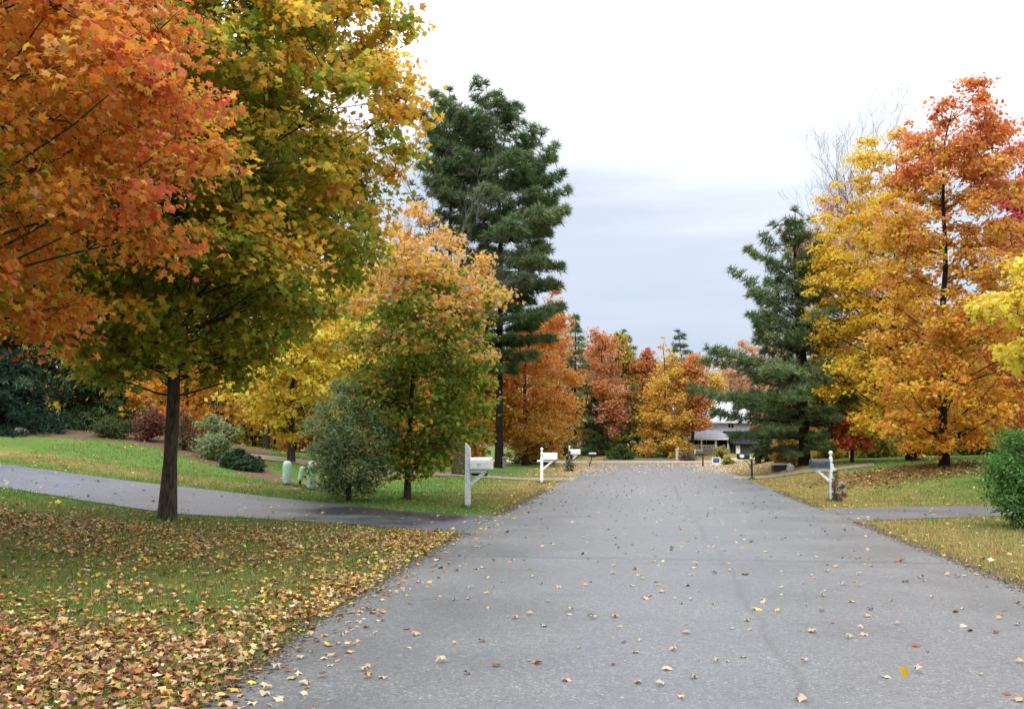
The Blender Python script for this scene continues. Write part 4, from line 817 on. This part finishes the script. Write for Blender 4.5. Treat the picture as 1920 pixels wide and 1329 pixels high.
for cols, nm in (([C(.62, .42, .36), C(.75, .66, .55), C(.34, .18, .17), C(.66, .5, .4)], 'flowers'), ([C(.10, .12, .04), C(.2, .15, .06)], 'leaves')):
    P = np.repeat(np.array(hp), n, 0) + rng.normal(0, .034, (16 * n, 3)) - ([0, 0, .1] if nm == 'leaves' else [0, 0, 0]); P[:, 2] = np.abs(P[:, 2]); cc = np.repeat(pal(cols, [1] * len(cols), 16), n, 0)
    new_obj(nm, inst(QUAD, P, rng.normal(size=P.shape) + [0, -.3, .5], .045 * rng.uniform(.6, 1.3, len(P)), jitter(cc), nm, LEAF), e)
# far small mailbox with pale top, leaning stick post
bp = gnd(1106, 874); e = empty('mailbox', bp, 'small dark mailbox with a white top on a crooked thin post, farthest on the left', 'mailbox', MG)
tb = Tubes(); tb.add(np.array([[-.04, 0, -.1], [.0, 0, .18], [.08, 0, .36], [.12, 0, .60]]), [.04, .035, .03, .03], 7); tb.add(np.array([[.02, 0, .22], [-.14, 0, .36]]), [.022, .015], 6); new_obj('post', tb.mesh('post', WOODB), e)
boxes('bracket', [((.18, 0, .615), (.40, .12, .03))], WOODB, e)
bm = bmesh.new(); box(bm, (.18, 0, .715), (.44, .24, .165)); bm_obj('box', bm, BLACK, e, .01)
bm = bmesh.new(); prism(bm, [(-.06, y, .80 + z) for y, z in [(-.14, 0), (.14, 0), (.13, .07), (.07, .11), (-.07, .11), (-.13, .07)]], (.48, 0, 0)); bm_obj('lid', bm, WHITE, e, .006)
# right side far mailbox: grey green box, red brown arm
bp = gnd(1318, 875); e = empty('mailbox', bp, 'grey green mailbox on a red brown post beside the yard sign', 'mailbox', MG)
boxes('post', [((0, 0, .45), (.09, .09, 1.1))], WOODB, e); boxes('arm', [((-.26, 0, .80), (.43, .09, .08)), ((.14, 0, .80), (.18, .09, .07))], var_mat('red_brown_wood', (.13, .03, .02), (.2, .05, .035), 12, .7, .2), e)
bm = bmesh.new(); prism(bm, [(-.50, y, .845 + z) for y, z in dome_profile(.24, .27)], (.52, 0, 0)); b_ = bm_obj('box', bm, var_mat('grey_green_paint', (.07, .10, .085), (.12, .15, .13), 10, .5, .4), e, .005)
bm = bmesh.new(); prism(bm, [(-.502, y * 1.06, .842 + z * 1.04) for y, z in dome_profile(.24, .27)], (-.018, 0, 0)); bm_obj('door', bm, WHITE, b_, .003)
# black mailbox
bp = gnd(1410, 899); e = empty('mailbox', bp, 'black mailbox with a white number plate on a thin black post', 'mailbox', MG, rz=.1)
boxes('post', [((0, 0, .40), (.075, .075, .95))], BLACK, e); tb = Tubes(); tb.add(bez(np.array([-.03, 0, .50]), np.array([-.12, 0, .74]), np.array([-.36, 0, .865]), 8), np.full(8, .016), 6); new_obj('brace', tb.mesh('brace', BLACK), e); boxes('arm', [((-.29, 0, .892), (.64, .09, .03))], BLACK, e)
bm = bmesh.new(); prism(bm, [(-.62, y, .91 + z) for y, z in dome_profile(.20, .23)], (.50, 0, 0)); b_ = bm_obj('box', bm, BLACK, e, .005)
bm = bmesh.new(); prism(bm, [(-.622, y * 1.06, .906 + z * 1.04) for y, z in dome_profile(.20, .23)], (-.018, 0, 0)); bm_obj('door', bm, BLACK, b_, .003)
bm = bmesh.new(); prism(bm, [(-.47 + .105 * math.cos(t), -.1025, 1.03 + .075 * math.sin(t)) for t in np.linspace(0, 2 * math.pi, 18)[:-1]], (0, -.006, 0)); bm_obj('number_plate', bm, WHITE, b_)
# ================================================================== PEDESTALS, SIGN, SMALL GARDEN THINGS
PEDM = var_mat('pale_green_plastic', (.29, .44, .36), (.38, .54, .45), 6, .45, .4); PG = 'cable pedestals behind the shrub'
def pedestal(base, label, r, h, tilt=0., stub=0.):
    e = empty('cable_pedestal', base, label, 'utility box', PG); e.rotation_euler = (0, tilt, 0)
    bm = bmesh.new(); lathe(bm, [(r * .96, stub), (r, stub + .03), (r, h * .80), (r * .97, h * .86), (r * .80, h * .94), (r * .5, h * .985), (.004, h)], 20); bm_obj('cover', bm, PEDM, e, 0, True)
    bm = bmesh.new(); lathe(bm, [(r * .5, -.15), (r * .5, stub + .012), (r * .3, stub + .014)], 12); bm_obj('base', bm, BLACK, e)
    bm = bmesh.new(); lathe(bm, [(r * 1.02, h * .72), (r * 1.04, h * .725), (r * 1.04, h * .745), (r * 1.02, h * .75)], 20); bm_obj('band', bm, PEDM, e)
b1 = gnd(538, 909); s_ = F / b1[1]
pedestal(b1, 'thick pale green round topped cable pedestal, leftmost of the three', 8.5 / s_, 45 / s_, 0, .04)
pedestal(gnd(561, 913), 'slim tilted pale green cable pedestal on a dark stub, middle of the three', 5 / s_, 38 / s_, .14, .2)
pedestal(gnd(584, 918), 'pale grey green cable pedestal half hidden by the shrub leaves', 8.5 / s_, 52 / s_, 0, .03)
bp = gnd(1343, 874); e = empty('yard_sign', bp, 'white yard sign with a blue panel at the far right roadside', 'sign')
boxes('panel', [((0, 0, .34), (.58, .02, .52))], WHITE, e, .003); BLUE = mat('blue_print', (.10, .13, .36), .6, .3)[0]
boxes('blue_print', [((0, -.0125, .40), (.42, .004, .30))], BLUE, e, 0); boxes('dark_stripe', [((0, -.0165, .31), (.40, .003, .06))], mat('navy_print', (.03, .04, .14), .6, .3)[0], e, 0)
for sx in (-.2, .2): boxes('leg', [((sx, 0, -.05), (.012, .012, .26))], STEEL, e, 0)
bp = gnd(1462, 883); e = empty('storage_box', bp, 'low dark box with a pale lid on the grass below the right pine', 'box', rz=.12)
s_ = bp[1] / F; boxes('body', [((0, 0, 5.5 * s_), (28 * s_, 12 * s_, 11 * s_ ))], BLACK, e, .01); boxes('lid', [((0, 0, 13 * s_), (30 * s_, 13 * s_, 3.5 * s_))], var_mat('pale_board', (.45, .46, .42), (.6, .6, .55), 12, .6, .3), e, .008)
STONE = var_mat('grey_stone', (.12, .115, .11), (.26, .25, .235), 8, .9, .2, .6, .02); PSTONE = var_mat('pale_stone', (.36, .35, .32), (.55, .54, .50), 9, .9, .2, .4, .01)
def rock(name, label, base, sx, sy, sz, m, cat='rock', seed=0):
    g = np.random.default_rng(seed); bm = bmesh.new(); bmesh.ops.create_icosphere(bm, subdivisions=3, radius=1)
    ph = g.uniform(0, 6, 9)
    for v in bm.verts:
        c_ = v.co; f = 1 + .14 * math.sin(2.3 * c_.x + ph[0]) * math.sin(2.7 * c_.y + ph[1]) + .10 * math.sin(5 * c_.z + ph[2] + 2 * c_.x) + .05 * math.sin(9 * c_.y + ph[3])
        v.co = Vector((c_.x * sx * f, c_.y * sy * f, max(c_.z, -.45) * sz * f + sz * .35))
    o = bm_obj(name, bm, m, None, 0, True); o.location = tuple(float(q) for q in base); tag(o, label, cat)
rock('boulder', 'grey rounded boulder at the end of the low dark box', gnd(1482, 883), .20, .2, .26, STONE, seed=2)
rock('boulder', 'small grey boulder under the blue green spruce at the left edge', gnd(38, 815), .26, .22, .2, STONE, seed=3)
def stone_post(base, label, w, h, m):
    e = empty('stone_post', base, label, 'post'); bm = bmesh.new(); lathe(bm, [(w * .55, -.1), (w * .5, .05), (w * .45, h * .5), (w * .5, h * .86), (w * .42, h * .9)], 10); bm_obj('shaft', bm, m, e)
    bm = bmesh.new(); lathe(bm, [(w * .6, h * .902), (w * .62, h * .93), (w * .5, h * .97), (.01, h)], 12); bm_obj('cap', bm, m, e)
q = gnd(946, 880); stone_post(q, 'rough grey stone post right beside the tall pine trunk', 8 * q[1] / F, 24 * q[1] / F, STONE)
q = gnd(969, 867); stone_post(q, 'small pale stone post on the grass right of the tall pine', 6 * q[1] / F, 15 * q[1] / F, PSTONE)
q = gnd(1270, 863); stone_post(q, 'pale garden post in front of the yellow larch', 6 * q[1] / F, 22 * q[1] / F, PSTONE)
shrub('flower_bed_shrub', 'low grey brown planting beside the pale garden post', gnd(1288, 864), [(863, 1272, 1306), (855, 1270, 1306), (848, 1280, 1298)], [C(.12, .12, .08), BROWN, C(.25, .22, .18)], [2, 1, 1], K=26, n=40, leaf=.14, rc=.35, tmpl=QUAD)
shrub('flower_bed_shrub', 'small green clump at the right of the yard sign', gnd(1366, 871), [(870, 1352, 1380), (863, 1354, 1378), (857, 1360, 1372)], [OLIVE, DGREEN], [1, 1], K=20, n=36, leaf=.11, rc=.25, tmpl=QUAD)
shrub('flower_bed_shrub', 'pale green shrub in front of the house corner', B(1352, 82), [(853, 1338, 1366), (845, 1336, 1366), (838, 1344, 1360)], [SAGE, OLIVE], [1, 1], K=24, n=36, leaf=.14, rc=.3, tmpl=QUAD)

# ================================================================== HOUSE at the end of the road
HY = 88.0; U = HY / F; zg = 1.7 - (850 - HZ) * U
def X_(px): return (px - CX) * U
def Z_(py): return EYE + (HZ - py) * U
def clap(name, c):
    m, nt, b = mat(name, c, .6, .3); co_ = objco(nt); s = nt.nodes.new('ShaderNodeSeparateXYZ'); nt.links.new(co_, s.inputs[0])
    v = math_(nt, 'FRACT', math_(nt, 'MULTIPLY', s.outputs[2], 6.)); bump(nt, b, v, .6, .02); n = noise(nt, 3, 3, co_)
    nt.links.new(ramp(nt, n.outputs[0], [(.3, tuple(np.array(c) * .88)), (.7, c)]).outputs[0], b.inputs['Base Color']); return m
SIDING = clap('white_siding', (.74, .76, .80)); SHINGLE = var_mat('grey_shingle', (.20, .21, .25), (.32, .33, .38), 7, .75, .3, .4, .02); PALER = var_mat('pale_metal_roof', (.40, .42, .47), (.50, .53, .58), 2, .35, .5)
DKWALL = clap('dark_red_siding', (.075, .032, .028)); GLASS = mat('window_glass', (.02, .025, .03), .08, .8)[0]; DKROOF = var_mat('dark_shingle', (.018, .018, .024), (.04, .04, .05), 7, .95, .05, .4, .02); GREYRAIL = var_mat('porch_skirt', (.26, .25, .25), (.36, .35, .34), 5, .8, .2)
e = empty('house', (X_(1340), HY + 4, zg), 'white two storey house with a railed front porch behind the right pine', 'house'); ox, oy, oz = X_(1340), HY + 4, zg
def L(x, y, z): return (x - ox, y - oy, z - oz)
xa, xb = X_(1284), X_(1418); z2 = Z_(790); zt = Z_(766) - 1.1
bm = bmesh.new(); box(bm, L((xa + xb) / 2, HY + 6.5, (zg - .5 + z2) / 2), (xb - xa, 8, z2 - zg + .5)); bm_obj('wall', bm, SIDING, e)
bm = bmesh.new(); o_ = .35
prism(bm, [L(xa - o_, HY + 2.1, z2 + .004), L(xa - o_, HY + 10.9, z2 + .004), L(xa - o_, HY + 6.5, zt + 2.2)], (xb - xa + 2 * o_, 0, 0)); rf = bm_obj('roof', bm, PALER, e)
boxes('gutter', [(L((xa + xb) / 2, HY + 2.05, z2 - .06), (xb - xa + .8, .10, .12))], WHITE, rf, .01)
# porch
pa, pb = X_(1284), X_(1366); zp = Z_(842); zr = Z_(821); ztop = Z_(805)
bm = bmesh.new(); box(bm, L((pa + pb) / 2, HY + 2.46, (zp + zr) / 2), (pb - pa - .1, .06, zr - zp)); bm_obj('porch_wall', bm, DKWALL, e)
bm = bmesh.new(); A_ = [L(pa - .5, HY - .5, zr), L(pb + .5, HY - .5, zr), L(pb + .5, HY + 2.49, zr), L(pa - .5, HY + 2.49, zr)]; Bq = [L(pa + 1.0, HY + 1.4, ztop), L(pb - 1.0, HY + 1.4, ztop), L(pb - 1.0, HY + 2.49, ztop), L(pa + 1.0, HY + 2.49, ztop)]
va = [bm.verts.new(p) for p in A_]; vb = [bm.verts.new(p) for p in Bq]; bm.faces.new(va[::-1]); bm.faces.new(vb)
for k in range(4): bm.faces.new((va[k], va[(k + 1) % 4], vb[(k + 1) % 4], vb[k]))
pr_ = bm_obj('porch_roof', bm, SHINGLE, e); boxes('fascia', [(L((pa + pb) / 2, HY - .47, zr - .085), (pb - pa + 1.02, .05, .16))], WHITE, pr_, .005)
boxes('porch_floor', [(L((pa + pb) / 2, HY + 1.05, zp - .12), (pb - pa, 2.7, .14)), (L((pa + pb) / 2, HY - .25, (zg - .4 + zp - .2) / 2), (pb - pa, .06, zp - .2 - zg + .4))], GREYRAIL, e, .005)
for px in (1287, 1313, 1340, 1363): boxes('porch_post', [(L(X_(px), HY - .15, (zp + zr) / 2 - .05), (.16, .16, zr - zp - .12))], WHITE, e, .01)
rl = [(L((X_(1287) + X_(1340)) / 2, HY - .15, zp + .34 + .0), (X_(1340) - X_(1287) - .17, .06, .07)), (L((X_(1287) + X_(1340)) / 2, HY - .15, zp + .04), (X_(1340) - X_(1287) - .17, .05, .05))]
for k in range(17):
    x_ = X_(1289.5 + k * 3.05)
    if abs(x_ - X_(1313)) > .14: rl.append((L(x_, HY - .15, zp + .185), (.045, .04, .235)))
boxes('railing', rl, WHITE, e, 0)
def window(px0, px1, py0, py1, y, nm='window', pn=2):
    x0, x1, z0_, z1_ = X_(px0), X_(px1), Z_(py1), Z_(py0); t = .07
    fr_ = boxes(nm, [(L(x0, y, (z0_ + z1_) / 2), (t, .06, z1_ - z0_ + t)), (L(x1, y, (z0_ + z1_) / 2), (t, .06, z1_ - z0_ + t)), (L((x0 + x1) / 2, y, z1_), (x1 - x0 - t, .06, t)), (L((x0 + x1) / 2, y, z0_), (x1 - x0 - t, .06, t))] + [(L(x0 + (x1 - x0) * k / pn, y, (z0_ + z1_) / 2), (.04, .05, z1_ - z0_ - t)) for k in range(1, pn)], WHITE, e, 0)
    boxes('pane', [(L((x0 + x1) / 2, y + .012, (z0_ + z1_) / 2), (x1 - x0 - t, .02, z1_ - z0_ - t))], GLASS, fr_, 0)
window(1294, 1300, 824, 835, HY + 2.41); window(1302, 1310, 824, 835, HY + 2.41); window(1318, 1333, 824, 835, HY + 2.41, pn=3)
window(1296, 1306, 793, 802, HY + 2.48); window(1330, 1342, 793, 802, HY + 2.48); window(1375, 1387, 793, 802, HY + 2.48)
dr = boxes('door', [(L(X_(1349), HY + 2.40, (zp + Z_(823.5)) / 2), (.95, .05, Z_(823.5) - zp - .1))], var_mat('brown_door', (.10, .045, .03), (.15, .07, .05), 8, .5, .4), e, .01); boxes('handle', [(L(X_(1356), HY + 2.36, zp + .45), (.05, .04, .12))], STEEL, dr, .005)
ga = empty('garage', (X_(1400), HY + 1, zg), 'low dark roofed garage with a white corner beside the house', 'garage'); ox, oy, oz = X_(1400), HY + 1, zg
g0, g1 = X_(1369), X_(1440); gz = Z_(832)
bm = bmesh.new(); box(bm, L((g0 + g1) / 2, HY + .2, (zg - .5 + gz) / 2), (g1 - g0, 4.3, gz - zg + .5)); bm_obj('wall', bm, clap('dark_grey_siding', (.06, .06, .07)), ga); boxes('corner_trim', [(L(g0 + .16, HY - 1.985, (zg - .1 + gz - .1) / 2), (.36, .06, gz - zg - .02))], WHITE, ga, .005)
bm = bmesh.new(); prism(bm, [L(g0 - .3, HY - 2.35, gz + .003), L(g0 - .3, HY + 2.3, gz + .003), L(g0 - .3, HY + 2.3, gz + 1.0), L(g0 - .3, HY + 1.4, gz + 1.15)], (g1 - g0 + .6, 0, 0)); bm_obj('roof', bm, DKROOF, ga)
boxes('garage_door', [(L((g0 + .3 + g1) / 2, HY - 1.97, (zg - .1 + gz - .15) / 2), (g1 - g0 - .7, .05, gz - zg - .05))], var_mat('dark_door', (.035, .035, .045), (.06, .06, .075), 5, .5, .4), ga, .01)
